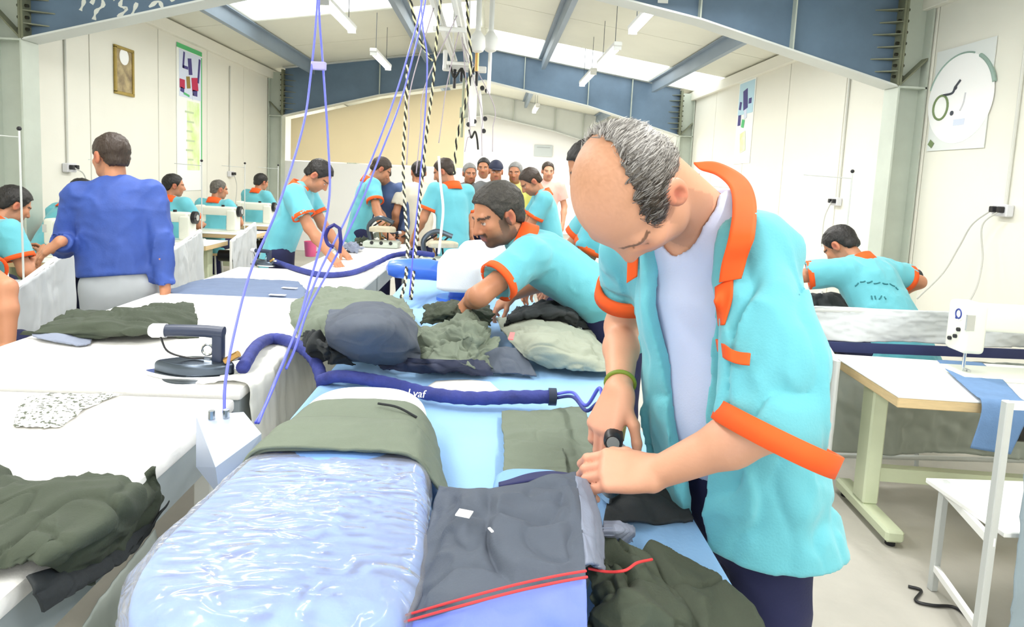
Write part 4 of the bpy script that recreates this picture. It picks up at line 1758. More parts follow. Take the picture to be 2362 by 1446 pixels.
    wedge = np.maximum(np.abs(lat - mid) - half, -(frt - .02))
    shell = np.maximum(shell, -wedge)
    # neck opening
    ng = G - (neck + up * .035 + Ft * .015)
    hole = np.sqrt(((ng @ Rt) / .104) ** 2 + ((ng @ Ft) / .104) ** 2 + ((ng @ up) / .10) ** 2) - 1
    shell = np.maximum(shell, -hole * .08)
    # hem line, lower at the front
    hm = -(G[..., 2] - .842 - .012 * np.sin(lat * 14) + .02 * frt)
    shell = np.maximum(shell, hm)
    # sleeve openings
    for e, ax, rr in ((eL + axL * .028, axL, .16), (eR, axR, .13)):
        d_ = (G - e) @ ax
        rad = np.linalg.norm((G - e) - d_[..., None] * ax, axis=-1)
        capd = np.maximum(-(d_), np.maximum(rad - rr, d_ - .2))
        shell = np.maximum(shell, -capd)
    Vs, Qs = surface_nets(shell.astype(np.float32), lo, h)
    Vs = relax(Vs, Qs, 2, .4)
    shirt = obj("shirt", Vs, Qs, M_TURQ)

    # sleeve trims follow the openings
    def band(e, ax, r0, r1, w, name="sleeve_trim"):
        a1 = unit(np.cross(ax, V3(.2, .4, .9)))
        a2 = np.cross(ax, a1)
        N, vv_, ff_ = 40, [], []
        prof = [(-w, r0), (-w, r0 + .006), (.004, r1 + .007), (.004, r1 - .008), (-w, r0 - .006)]
        for i in range(N):
            an = 2 * math.pi * i / N
            d = a1 * math.cos(an) + a2 * math.sin(an)
            wob = .004 * math.sin(3 * an + 1)
            for tt, r_ in prof:
                vv_.append(e + ax * tt + d * (r_ + wob))
        m = len(prof)
        for i in range(N):
            for j in range(m):
                ff_.append((i * m + j, i * m + (j + 1) % m, ((i + 1) % N) * m + (j + 1) % m, ((i + 1) % N) * m + j))
        return obj(name, np.array(vv_), np.array(ff_), M_ORANGE)
    band(eL + axL * .032, axL, .103, .101, .034)
    band(eR + axR * .002, axR, .078, .079, .032)

    # collar: a wide orange strip from the nape down to the left lapel, and its short twin on the far side
    def ribbon(inner, outer, name, m, k=8, th=.005, parent=root):
        a, c = spline(inner, k), spline(outer, k)
        rows = [[a[i], a[i] * .5 + c[i] * .5 + unit(np.cross(c[i] - a[i], (a[min(i + 1, len(a) - 1)] - a[max(i - 1, 0)]))) * .0, c[i]] for i in range(len(a))]
        v_, q_ = patch(rows, 7, len(rows) * 2, None, th)
        return obj(name, v_, q_, m, None, parent)

    def nk(angle, r, dz):
        """point round the neck: 0 front, 90 his left, 180 nape"""
        a = math.radians(angle)
        return neck + (Ft * math.cos(a) - Rt * math.sin(a)) * r + up * dz
    tree = BVHTree.FromPolygons([Vector(p) for p in Vs], [tuple(map(int, q_)) for q_ in Qs])

    def on_shirt(u, v_, lift=.006, ydef=1.12):
        d = unit(_sight(u, v_))
        hit = tree.ray_cast(Vector(EYE), Vector(d))
        if hit[0] is None or abs(hit[0].y - ydef) > .16:
            return at_y(u, v_, ydef)
        return np.array(hit[0]) - d * lift
    outr = [at_y(1600, 374, 1.44), at_y(1655, 374, 1.42), at_y(1718, 408, 1.33), at_y(1744, 462, 1.225), on_shirt(1740, 540, .040, 1.22), on_shirt(1722, 600, .028, 1.18), on_shirt(1708, 642, .016, 1.16)]
    inn = [at_y(1612, 388, 1.42), at_y(1650, 400, 1.38), at_y(1684, 430, 1.285), at_y(1690, 480, 1.205), on_shirt(1680, 548, .040, 1.20), on_shirt(1664, 610, .028, 1.16), on_shirt(1658, 652, .016, 1.15)]
    ribbon(inn, outr, "collar", M_ORANGE, 6)
    inn, outr = [], []
    for an, ri, zi, ro, zo in ((215, .084, .070, .098, .020), (255, .092, .06, .124, .015), (295, .112, .022, .146, -.018), (318, .134, -.030, .166, -.065), (326, .158, -.12, .184, -.13)):
        inn.append(nk(an, ri, zi))
        outr.append(nk(an, ro, zo))
    ribbon(inn, outr, "collar", M_ORANGE)

    # patches lying on the shirt: facing below the collar, pocket flap
    rows = [[on_shirt(1650, 782, .022), on_shirt(1670, 796, .022), on_shirt(1700, 810, .022), on_shirt(1730, 814, .022)], [on_shirt(1654, 810, .022), on_shirt(1672, 828, .022), on_shirt(1700, 838, .022), on_shirt(1728, 842, .022)]]
    v_, q_ = patch(rows, 16, 8, None, .004)
    obj("pocket_flap", v_, q_, M_ORANGE)
    rows = [[on_shirt(1648, 662), on_shirt(1668, 650), on_shirt(1690, 642)], [on_shirt(1650, 700), on_shirt(1668, 694), on_shirt(1686, 690)], [on_shirt(1656, 752), on_shirt(1662, 750), on_shirt(1668, 748)]]
    v_, q_ = patch(rows, 8, 16, None, .004)
    obj("lapel_facing", v_, q_, M_ORANGE)

    # trousers
    tr_ = Field()
    A3 = squash(Rh, V3(0, 0, 1), Fh, .72)
    tr_.cone(pel - V3(0, 0, .05), pel + up * .10, .150, .142, .04, A=A3)
    for h_, k_, a_ in zip(hips, kne, ank):
        tr_.cone(h_, k_, .090, .078, .03)
        tr_.cone(k_, a_, .080, .068, .02)
    Vp, Qp = tr_.skin(.010, clip=[((0, 0, -1), -.04)], func=lambda P: -.008 * (ridged((P - O) * np.array([9, 9, 5]), 2) - .45))
    obj("trousers", Vp, Qp, M_NAVY)
    for a_ in ank:
        sf_ = Field()
        sf_.cone(a_ - V3(0, 0, .03) - Fh * .02, a_ + Fh * .15 - V3(0, 0, .045), .042, .036, .03)
        Vx, Qx = sf_.skin(.010, clip=[((0, 0, -1), .0)])
        obj("shoe", Vx, Qx, M_SHOE)
    # bracelet
    ax = unit(wrR - elR)
    e = wrR - ax * .022
    a1 = unit(np.cross(ax, V3(0, 0, 1) + V3(.3, 0, 0)))
    a2 = np.cross(ax, a1)
    pts = [e + (a1 * math.cos(a) + a2 * math.sin(a)) * .0335 for a in np.linspace(0, 2 * math.pi, 33)[:-1]]
    tv, tf = tube_arrays(pts + pts[:1], .005, 8, False)
    obj("bracelet", np.array(tv), np.array(tf), mat("olive_green_bracelet", (120, 140, 40), .5))
    return dict(wrR=wrR, dR=dR, nR=nR, wrL=wrL, dL=dL, root=root)


MAN = main_man()

# ------------------------------------------------------------------ the other people
GW = "workers in turquoise shirts with orange trim"
M_BEIGE = mat("beige_shirt", (222, 214, 196), .8, var=.05, vscale=6)
M_SLJ = mat("slate_blue_jacket", (84, 104, 150), .7, var=.2, vscale=7)
M_GREYSH = mat("grey_shirt", (120, 124, 126), .8, var=.1, vscale=7)
M_WHSH = mat("white_shirt", (238, 238, 238), .8)
M_VEST = mat("yellow_green_vest", (206, 206, 110), .7)
M_CAPN = mat("navy_cap", (34, 40, 66), .7)
M_HAIRGR = mat("steel_grey_hair", (130, 130, 128), .6, bump=.4, bscale=150)
FAR = dict(res=.0135, hres=.0085)
NEARR = dict(res=.010, hres=.0052)

J = joints(-1.99, 3.42, 16, 1.74, lean=8, side=-4, hp=10, hy=42, hl=at_y(140, 556, 3.20), hrt=V3(-1.74, 3.40, .92), elL=V3(-.1, -.3, -1))
person("man in royal blue jacket and pale grey trousers standing by the sewing row", J, shirt=M_JACKET, trim=None, trouser=M_LGREY, longs=True, build=1.16, hem=-.055, hair=M_HAIRB, res=.010, hres=.006, skin=SKIN_B, wrinkle=.022, collar=False, hand={'L': dict(d=V3(-.75, -.1, -.55), n=V3(-.2, -.5, .8), curl=.25)})
J = joints(-1.66, 4.98, -88, 1.75, lean=20, hp=48, hl=V3(-1.20, 5.14, .93), hrt=V3(-1.18, 4.72, .93))
person("turquoise worker with a bright orange collar bending over the white table", J, group=GW, hair=M_HAIRK, seed=2., wrinkle=.016, hand={'R': dict(d=V3(.6, -.2, -.5), n=V3(.3, -.3, .8), curl=.25), 'L': dict(d=V3(.6, -.2, -.5), n=V3(.3, -.1, .8), curl=.25)})
J = joints(-1.42, 6.75, -70, 1.80, lean=14, hp=35, hl=V3(-1.05, 6.75, .95), hrt=V3(-1.05, 6.35, .95))
person("second turquoise worker at the far end of the white table, looking away", J, group=GW, hair=M_HAIRB, seed=3., wrinkle=.016, hand={'R': dict(d=V3(.6, -.2, -.5), n=V3(.3, -.3, .8), curl=.2)}, **FAR)
# turquoise man leaning across the heap, grabbing cloth
J = joints(.58, 2.86, 88, 1.83, lean=58, side=-3, twist=-6, hp=24, hy=30, hl=at_z(1082, 695, 1.05), hrt=V3(.12, 3.10, 1.02), elL=V3(.2, -1, .3))
person("bearded turquoise worker leaning far over the heap, one arm stretched into it", J, group=GW, hair=mat("dark_greying_hair", (66, 62, 56), .6, var=.6, vscale=90, bump=.5, bscale=150), seed=4., stubble=.75, moust=.6, wrinkle=.018, hair_vol=.013, head_s=1.08, build=1.05,
       hand={'L': dict(d=V3(-.55, .2, -.75), n=V3(-.6, -.5, .5), curl=.5), 'R': dict(d=V3(-.7, .1, -.6), n=V3(-.4, -.2, .8), curl=.5)}, **NEARR)
# man behind the main man
J = joints(.74, 3.22, 86, 1.86, lean=16, hp=35, hy=5, hl=at_z(1290, 652, 1.06), hrt=V3(.30, 3.55, 1.05), elL=V3(.3, -1, -.3))
person("turquoise worker mostly hidden behind the balding man, hand on black cloth", J, group=GW, hair=M_HAIRK, seed=5., wrinkle=.018, sleeve=.8,
       hand={'L': dict(d=V3(-.7, .1, -.5), n=V3(-.3, -.6, .7), curl=.6)}, **NEARR)
J = joints(.60, 6.0, 92, 1.76, lean=16, hp=42, hy=12, hl=V3(.2, 5.9, .95), hrt=V3(.2, 6.2, .95))
person("turquoise worker with orange collar bowing in the background right of centre", J, group=GW, hair=M_HAIRB, seed=6., **FAR)
J = joints(-.36, 6.1, 35, 1.78, lean=10, hp=25, hy=40, hl=V3(-.75, 6.2, 1.0), hrt=V3(-.45, 6.4, 1.0))
person("turquoise worker with his back turned, white conduit beside him", J, group=GW, hair=M_HAIRB, seed=7., **FAR)
J = joints(-.82, 7.1, 20, 1.74, lean=4, hp=10)
person("person in a pale beige shirt behind the overhead cords", J, shirt=M_BEIGE, trim=None, collar=False, seed=8., hands=True, **FAR)
J = joints(-1.10, 7.2, 160, 1.74, lean=14, side=6, hp=20, hy=-30)
person("person in a slate blue jacket standing before the white partition", J, shirt=M_SLJ, trim=None, longs=True, collar=False, seed=9., hair=M_HAIRB, hem=.06, **FAR)
# visitors farther back
vis = [(-.30, 7.9, 175, 1.76, M_GREYSH, None, M_HAIRGR, "visitor in grey with ash hair at the left of the far group"),
       (-.14, 8.8, 185, 1.86, M_WHSH, None, M_HAIRK, "visitor in white with dark hair standing tallest in the far group"),
       (.03, 7.7, 170, 1.80, M_GREYSH, M_CAPN, M_HAIRK, "visitor wearing a navy cap in the far group"),
       (.27, 7.9, 190, 1.80, M_VEST, None, M_HAIRGR, "grey haired visitor in a yellow-green vest in the far group"),
       (.78, 9.2, 180, 1.86, mat("pale_pink_shirt", (236, 190, 180), .8), None, M_HAIRB, "pink faced visitor in pale pink at the right of the far group")]
for k, (x, y, az, h_, sh, cp, hr_, lab) in enumerate(vis):
    J = joints(x, y, az, h_, lean=3, hp=8, hy=[20, -10, 15, -25, 5][k])
    person(lab, J, shirt=sh, trim=None, collar=False, cap=cp, hair=hr_, seed=10. + k, skin=SKIN_A if k == 4 else SKIN_B, group="visitors at the back", **FAR)
# seated sewing workers on the left, backs to the camera
seat = [(-3.44, 4.10, -22, .58, 32, 30, -10, "left turquoise worker bent low over his machine at the frame's left edge", M_HAIRK, .016),
        (-3.76, 5.35, -28, .60, 30, 26, 10, "seated turquoise worker hidden behind the blue-jacketed man", M_HAIRK, .012),
        (-3.50, 6.85, -6, .58, 10, 6, -45, "seated turquoise worker just right of the blue-jacketed man, head turned", M_HAIRK, .010),
        (-3.52, 8.0, -4, .52, 12, 10, -40, "seated turquoise worker with shaved hair, second from the blue-jacketed man", M_HAIRG, .004),
        (-3.48, 9.2, -20, .62, 16, 14, -10, "farthest seated turquoise worker beside the left column", M_HAIRK, .012)]
for k, (x, y, az, sh, ln, hp_, hy_, lab, hr_, hv) in enumerate(seat):
    fwd = V3(-math.sin(math.radians(az)), math.cos(math.radians(az)), 0)
    rgt = V3(fwd[1], -fwd[0], 0)
    b = V3(x, y, .92)
    J = joints(x, y, az, 1.74, lean=ln, hp=hp_, hy=hy_, seated=sh, hl=b + fwd * .46 - rgt * .14, hrt=b + fwd * .46 + rgt * .14)
    person(lab, J, group=GW, hair=hr_, hair_vol=hv, seed=20. + k, wrinkle=.014, **(FAR if k > 1 else dict(res=.011, hres=.007)))
    stool("sewing stool under the " + ["left-edge worker", "worker behind the blue jacket", "worker right of the blue jacket", "shaved-head worker", "farthest left-row worker"][k], x, y, sh - .02)
# worker at the very left edge, only the arm shows
J = joints(-2.50, 2.74, -4, 1.74, lean=14, hp=20, seated=.56, hl=V3(-2.8, 3.2, .95), hrt=at_y(18, 800, 2.66), elR=V3(1, -.3, .2))
person("worker at the extreme left edge, only a bare arm visible", J, group=GW, seed=31., sleeve=.45, res=.011, hres=.008)
stool("sewing stool under the worker cut off by the left edge", -2.50, 2.74, .54)
# bent worker on the right
J = joints(2.50, 3.66, 24, 1.84, lean=36, hp=46, hy=8, seated=.60, hl=V3(1.96, 4.16, .90), hrt=V3(2.66, 4.16, .90), elL=V3(-1, -.2, .2), elR=V3(1, -.2, .2))
rp_, JO = person("turquoise worker bent over at the right table, dark print across his back", J, group=GW, hair=M_HAIRK, seed=33., wrinkle=.018, build=1.22, **NEARR)
stool("sewing stool under the bent worker at right", 2.50, 3.66, .58)
sh_ = [c for c in rp_.children if c.name.startswith("shirt")][0]
me_ = sh_.data
Vx = np.zeros(len(me_.vertices) * 3, dtype=np.float32)
me_.vertices.foreach_get("co", Vx)
Vx = Vx.reshape(-1, 3) + np.array(rp_.location)
tr_ = BVHTree.FromPolygons([Vector(p) for p in Vx], [tuple(p.vertices) for p in me_.polygons])
M_PRT = mat("dark_teal_print", (44, 120, 130), .7)


def back_mark(pts, w=.004):
    P3 = []
    for (u, v) in pts:
        d = unit(_sight(u, v))
        hit = tr_.ray_cast(Vector(EYE), Vector(d))
        if hit[0] is None:
            return
        P3.append(np.array(hit[0]) - d * .004 - np.array(rp_.location))
    MB().tube(P3, w, 5).build("back_print", M_PRT, sh_)


for (a_, c_) in (((1972, 660), (1980, 652)), ((1984, 650), (1996, 648)), ((2000, 652), (2012, 648)), ((2016, 654), (2030, 651)), ((2036, 653), (2048, 655)), ((2052, 654), (2064, 660)), ((2066, 662), (2072, 668)), ((2010, 682), (2012, 690)), ((2018, 682), (2020, 690)), ((2028, 690), (2034, 682)), ((2040, 684), (2044, 690))):
    back_mark([a_, ((a_[0] + c_[0]) / 2, (a_[1] + c_[1]) / 2 + 1), c_])

# ------------------------------------------------------------------ fluorescent battens
M_TUBE = mat("lit_fluorescent_tube", (250, 252, 255), .5, emit=8.0)
M_BATTEN = mat("white_batten_enamel", (238, 238, 234), .4)


def batten(x, y, z, label, ln=1.25, energy=24):
    r = thing("fluorescent_batten", label, "ceiling light", (x, y, z), 0, "fluorescent battens")
    zr = roof_z(x) - z - .012
    MB().box((0, 0, .045), (.10, ln, .05), bevel=.008, seg=1).build("housing", M_BATTEN, r)
    for sy in (-1, 1):
        MB().box((0, sy * (ln / 2 - .03), 0), (.09, .03, .05)).build("lamp_holder", M_BATTEN, r)
        MB().cyl((0, sy * (ln / 2 - .2), .06), (0, sy * (ln / 2 - .2), zr), .004, n=6).build("suspension_wire", M_DKSTEEL, r)
    for sx in (-1, 1):
        MB().cyl((sx * .025, -ln / 2 + .04, 0), (sx * .025, ln / 2 - .04, 0), .014, n=10).build("tube", M_TUBE, r, True)
    l = area_light("batten_light", (0, 0, -.03), (.12, ln - .1), energy, (1.0, .98, .95))
    l.parent = r
    return r


names = {(-1.7, 0): "left row, nearest", (-1.7, 1): "left row, second", (-1.7, 2): "left row, above the cream partition",
         (1.4, 0): "right row, nearest", (1.4, 1): "right row, second", (1.4, 2): "right row, third"}
for x, ys in ((-1.7, (4.2, 6.9, 9.4)), (1.4, (4.6, 6.2, 8.2, 10.0))):
    for i, y in enumerate(ys):
        side = "left" if x < 0 else "right"
        batten(x, y, 3.2, "lit fluorescent batten, %s in the %s row" % (["first over the tables", "second", "third", "fourth and last"][i], side))
batten(.9, 14.6, 3.2, "lit fluorescent batten hanging in the far hall, right", energy=110)
batten(-1.7, 15.6, 3.2, "unseen fluorescent batten added behind the partition to brighten the far hall", energy=110)  # hidden from view, added to lift the far hall
for x in (-1.7, 1.4):  # battens out of view, added to light the near part of the hall
    for y in (-2.2, .2, 2.2):
        batten(x, y, 3.2, "unseen fluorescent batten added for light, continuing the %s row %s" % ("left" if x < 0 else "right", {-2.2: "at the open end of the hall", .2: "straight above the near table ends", 2.2: "above the middle of the near tables"}[y]), energy=20)

# ------------------------------------------------------------------ sewing stations
def machine_parts(r, x, y, z, s=1.0, emblem=False):
    """lockstitch machine: operator on the -y side, pillar on the right, head on the left; parts parented to r"""
    def P(a, b, c):
        return (x + a * s, y + b * s, z + c * s)
    MB().box(P(0, 0, .008), (.50 * s, .18 * s, .016 * s), bevel=.004).build("bed", M_MACH, r)
    MB().box(P(.17, 0, .13), (.11 * s, .15 * s, .24 * s), bevel=.02, seg=3).build("pillar", M_MACH, r, True)
    MB().box(P(-.005, 0, .235), (.40 * s, .115 * s, .10 * s), bevel=.025, seg=3).build("arm", M_MACH, r, True)
    h = MB().box(P(-.205, 0, .195), (.085 * s, .12 * s, .20 * s), bevel=.022, seg=3).build("head", M_MACH, r, True)
    MB().cyl(P(-.205, -.01, .10), P(-.205, -.01, .03), .006 * s, n=8).build("needle_bar", M_CHROME, h)
    MB().cyl(P(-.205, -.01, .03), P(-.205, -.01, .012), .0025 * s, n=6).build("needle", M_CHROME, h)
    MB().box(P(-.190, -.01, .020), (.014 * s, .03 * s, .010 * s)).build("presser_foot", M_CHROME, h)
    MB().box(P(-.232, -.058, .22), (.03 * s, .008 * s, .06 * s)).build("face_plate", M_CHROME, h)
    for (b_, c_) in ((-.025, .185), (-.010, .155), (.02, .14)):
        MB().cyl(P(-.246, b_, c_), P(-.256, b_, c_), .008 * s, n=10).build("tension_knob", M_BLACK, h)
    MB().cyl(P(.225, 0, .235), P(.262, 0, .235), .062 * s, n=24).build("handwheel", M_BLACK, r, True)
    MB().cyl(P(.255, 0, .235), P(.27, 0, .235), .03 * s, n=16).build("wheel_hub", M_CHROME, r, True)
    MB().cyl(P(.06, -.02, .285), P(.06, -.02, .305), .018 * s, n=14).build("oil_sight", M_BLACK, r, True)
    if emblem:
        ring = []
        for i in range(20):
            a = 2 * math.pi * i / 20
            ring.append(P(-.2482, -.012 + .016 * math.cos(a), .245 + .018 * math.sin(a)))
        MB().tube(ring + ring[:1], .0035 * s, 6, False).build("emblem_ring", mat("emblem_blue", (40, 60, 140), .5), h)
        MB().box(P(-.249, -.002, .229), (.004 * s, .008 * s, .012 * s)).build("emblem_tail", mat("emblem_blue", (40, 60, 140), .5), h)
        MB().cyl(P(-.2478, -.012, .245), P(-.2486, -.012, .245), .028 * s, n=24).build("emblem_disc", M_TTOP, h)


def sewing_machine(label, x, y, z, s=1.0, emblem=False, rz=0.0):
    r = thing("sewing_machine", label, "sewing machine", (x, y, z), rz, "sewing machines")
    machine_parts(r, 0, 0, 0, s, emblem)
    return r


def thread_stand(label, x, y, z, reach=-.2, h=.8):
    r = thing("thread_stand", label, "thread stand", (x, y, z), 0, "thread stands")
    MB().cyl((0, 0, 0), (0, 0, h), .006, n=8).build("rod", M_TLEG, r)
    MB().cyl((0, 0, h - .04), (reach, 0, h - .03), .004, n=6).build("guide_arm", M_TLEG, r)
    MB().cyl((0, 0, .012), (0, 0, 0), .04, n=14).build("base_disc", M_TLEG, r)
    MB().ball((0, 0, h + .012), .014, 6).build("knob", M_BLACK, r)
    MB().cyl((reach * .4, 0, .02), (reach * .4, 0, .10), .02, .012, n=12).build("thread_cone", M_TWHITE, r, True)
    MB().box((reach * .2, 0, .014), (abs(reach) * .6, .02, .006)).build("spool_bar", M_TLEG, r)
    return r


def sewing_table(label, x0, x1, y0, y1, z, rz=0.0, pivot=None, light_leg=M_GREENLEG, group="sewing tables"):
    px_, py_ = pivot or (x0, y0)
    r = thing("sewing_table", label, "table", (px_, py_, 0), rz, group)
    w, d = x1 - x0, y1 - y0
    cx, cy = (x0 + x1) / 2 - px_, (y0 + y1) / 2 - py_
    MB().box((cx, cy, z - .004), (w, d, .008), bevel=.002, seg=1).build("laminate_top", M_TTOP, r)
    MB().box((cx, cy, z - .030), (w - .002, d - .002, .044), bevel=.004, seg=1).build("plywood_core", M_WOOD, r)
    for xx in (x0 - px_ + .10, x1 - px_ - .12):
        lg = MB().box((xx, cy + .03, z / 2 + .02), (.075, .11, z - .13), bevel=.008, seg=1).build("leg", light_leg, r)
        MB().box((xx, cy, z - .065), (.05, d * .7, .028)).build("top_bracket", light_leg, lg)
        MB().box((xx, cy, .055), (.085, d * .78, .06), bevel=.012, seg=1).build("foot_bar", light_leg, lg)
        for sy in (-1, 1):
            MB().cyl((xx, cy + sy * d * .33, 0), (xx, cy + sy * d * .33, .03), .022, n=10).build("foot_pad", M_RUBBER, lg)
    MB().box((cx, cy + .05, .22), (w - .22, .05, .07)).build("crossbar", light_leg, r)
    MB().box((cx + .05, cy - .02, .115), (.30, .20, .02), Matrix.Rotation(.15, 3, 'X')).build("treadle", M_GREENLEG, r)
    MB().cyl((cx + .30, cy + .06, .50), (cx + .08, cy + .06, .50), .07, n=18).build("motor", M_BLACK, r, True)
    return r


SX = -3.35
rowy = [3.55, 4.85, 6.25, 7.4, 8.6]
names = ["nearest the camera, at the left edge", "behind the blue-jacketed man's hand", "right beside the blue-jacketed man's back", "third along the wall past the blue jacket", "at the far end below the tall banner"]
for i, y in enumerate(rowy):
    sewing_table("wood-edged sewing table of the left row, " + names[i], -3.95, -2.80, y, y + .52, .80)
    sewing_machine("ivory sewing machine on the left row table, " + names[i], -3.30, y + .30, .80, 1.05)
    thread_stand("thin white thread stand, left row, " + names[i], -3.05 + (.12 if i == 0 else 0), y + .46, .80, -.28, .82 if i else .95)

# cloth troughs: white tube frames with hanging sheets along the aisle
for i, (a, c) in enumerate(((V3(-2.62, 3.35, .80), V3(-2.62, 3.98, 1.04)), (V3(-2.72, 5.25, .82), V3(-2.72, 5.95, .98)), (V3(-2.68, 6.55, .82), V3(-2.68, 7.2, .96)))):
    r = thing("cloth_trough", "white tube frame with a hanging sheet, " + ["left of the blue-jacketed man", "just right of the blue-jacketed man", "farther along the aisle"][i], "frame", (a[0], a[1], 0), 0, "cloth troughs")
    b0 = np.array([a[0], a[1], 0])
    MB().tube([a - b0, c - b0], .014, 8).build("top_rail", M_TTOP, r)
    for p in (a, c):
        MB().tube([p - b0, V3(p[0], p[1], 0) - b0], .014, 8).build("post", M_TTOP, r)
    MB().tube([V3(a[0], a[1], .12) - b0, V3(c[0], c[1], .12) - b0], .012, 8).build("bottom_rail", M_TTOP, r)
    ct = []
    for v_ in range(5):
        t = v_ / 4
        ct.append([(a + (c - a) * (u / 6)) * np.array([1, 1, 1 - t]) + np.array([.02 + .035 * math.sin(u * 2.2 + i) * t, 0, .10 * t]) - b0 for u in range(7)])
    vv, q = patch(ct, 56, 40, wr(7, .02, .2, i * 3., (1, 1.6, .3)), .003)
    put("hanging_sheet", mesh_from(vv, q), M_SHEETW, r)

# stations on the right
sewing_table("wood-edged sewing table at right with a blue cloth strip over it", 1.80, 3.15, 2.60, 3.28, .74, math.radians(-5.5), (1.80, 2.60))
sewing_machine("ivory sewing machine with a round blue emblem, at the right edge", 2.62, 2.96, .74, 1.25, True, math.radians(-4))
sewing_table("second sewing table of the right row, in front of the bent-over worker", 1.75, 3.1, 4.10, 4.65, .78)
sewing_machine("dark-topped sewing machine on the second right table", 2.80, 4.38, .78, 1.05)
thread_stand("tall thread stand behind the bent-over worker at right", 2.62, 4.55, .78, -.36, .98)
sewing_table("third sewing table of the right row, near the far column", 2.3, 3.4, 6.2, 6.75, .80)
sewing_machine("pale sewing machine half hidden behind the main man's shoulder", 2.75, 6.45, .80, 1.1)
thread_stand("thread stand on the third right table, behind the main man's shoulder", 2.7, 6.70, .80, -.35, .85)

# blue cloth strip lying across the right table and hanging over its front
f0 = V3(2.20, 2.588, .748)
ct = [[(2.38, 3.17, .757), (2.50, 3.16, .758), (2.61, 3.15, .757)], [(2.27, 2.92, .757), (2.39, 2.91, .758), (2.50, 2.90, .757)], [(2.15, 2.62, .757), (2.25, 2.61, .758), (2.34, 2.60, .757)],
      [(2.125, 2.545, .754), (2.225, 2.536, .755), (2.32, 2.527, .754)], [(2.115, 2.525, .69), (2.21, 2.515, .69), (2.30, 2.508, .69)], [(2.085, 2.522, .55), (2.18, 2.512, .54), (2.25, 2.505, .535)]]
vv, q = patch(ct, 24, 60, wr(12, .002, .2, 4), .003)
tag(put("cloth_strip", mesh_from(vv, q), mat("denim_blue_cloth", (108, 142, 186), .85, var=.15, vscale=14, bump=.15, bscale=150)), "denim blue cloth strip draped across the right sewing table", "cloth")

# tube frame with plastic sheets behind the right table
r = thing("sheet_frame", "tube frame with grey and white plastic sheets behind the right sewing table", "frame", (1.76, 3.36, 0))
MB().cyl((0, 0, 0), (0, 0, .97), .018, n=10).build("post", M_TLEG, r, True)
MB().cyl((1.5, .02, 0), (1.5, .02, .97), .018, n=10).build("post", M_TLEG, r, True)
MB().cyl((0, 0, .965), (1.5, .02, .965), .016, n=10).build("top_rail", M_TLEG, r, True)
MB().cyl((0, 0, .13), (1.5, .02, .13), .014, n=10).build("bottom_rail", M_TLEG, r, True)
ct = [[(.02 + u * .245, -.02 + .02 * math.sin(u * 2 + v_), [.985, .93, .86, .80][v_]) for u in range(7)] for v_ in range(4)]
vv, q = patch(ct, 80, 24, wr(10, .016, .3, 2., (1, 1, 2)), .003)
put("white_sheet", mesh_from(vv, q), M_SHEETW, r)
ct = [[(.02 + u * .245, -.012 + .03 * math.sin(u * 1.7 + v_ * .6), [.70, .52, .34, .16][v_]) for u in range(7)] for v_ in range(4)]
vv, q = patch(ct, 80, 40, wr(6, .03, .2, 7., (1, 1, .6)), .003)
put("grey_sheet", mesh_from(vv, q), M_SHEETG, r)
MB().box((.72, -.03, .765), (1.40, .012, .055)).build("dark_blue_band", mat("dark_blue_band", (38, 48, 96), .6), r)
# front post with a side sheet
r = thing("sheet_frame", "slim grey post frame with a side sheet at the aisle end of the right table", "frame", (1.70, 2.92, 0))
MB().cyl((0, 0, 0), (0, 0, .80), .016, n=10).build("post", M_TLEG, r, True)
MB().cyl((0, 0, .79), (.03, .40, .95), .013, n=8).build("sloping_rail", M_TLEG, r, True)
MB().cyl((0, 0, .13), (.03, .40, .13), .012, n=8).build("bottom_rail", M_TLEG, r, True)
ct = [[(.012 + .01 * u + .012 * math.sin(u * 2 + v_), .02 + u * .12, [.78 + .05 * u, .58, .36, .15][v_]) for u in range(4)] for v_ in range(4)]
vv, q = patch(ct, 30, 40, wr(8, .014, .2, 9., (1, 1, .4)), .003)
put("grey_sheet", mesh_from(vv, q), M_SHEETG, r)

# small steel rack with a white shelf and a grey cloth bin at the right edge
r = thing("shelf_rack", "white steel rack with a low shelf at the lower right edge", "rack", (1.78, 2.02, 0))
for (x_, y_, h_) in ((0, 0, .93), (.10, .36, .47), (.62, 0, .93), (.62, .36, .47)):
    MB().box((x_, y_, h_ / 2), (.028, .028, h_), bevel=.003, seg=1).build("post", M_TLEG, r)
MB().box((.34, .19, .455), (.60, .40, .02), bevel=.003, seg=1).build("shelf", M_TTOP, r)
MB().box((.05, .18, .43), (.02, .40, .03), Matrix.Rotation(-.27, 3, 'Z')).build("side_rail", M_TTOP, r)
MB().box((.36, .36, .42), (.52, .02, .03)).build("back_rail", M_TTOP, r)
MB().box((.05, .18, .10), (.02, .40, .025), Matrix.Rotation(-.27, 3, 'Z')).build("lower_rail", M_TTOP, r)
MB().box((.31, 0, .915), (.62, .025, .025)).build("top_rail", M_TTOP, r)
ct = [[(.035 + u * .12, .005 - .012 * v_ + .012 * math.sin(u * 2.4), [.93, .7, .4, .1][v_]) for u in range(6)] for v_ in range(4)]
vv, q = patch(ct, 40, 40, wr(9, .014, .2, 12., (1.5, 1, .4)), .003)
tag(put("rack_cloth", mesh_from(vv + np.array([1.80, 1.985, 0]), q), mat("blue_grey_cloth", (150, 166, 176), .85, var=.1, vscale=6)), "blue-grey cloth hanging on the steel rack at the right edge", "cloth")

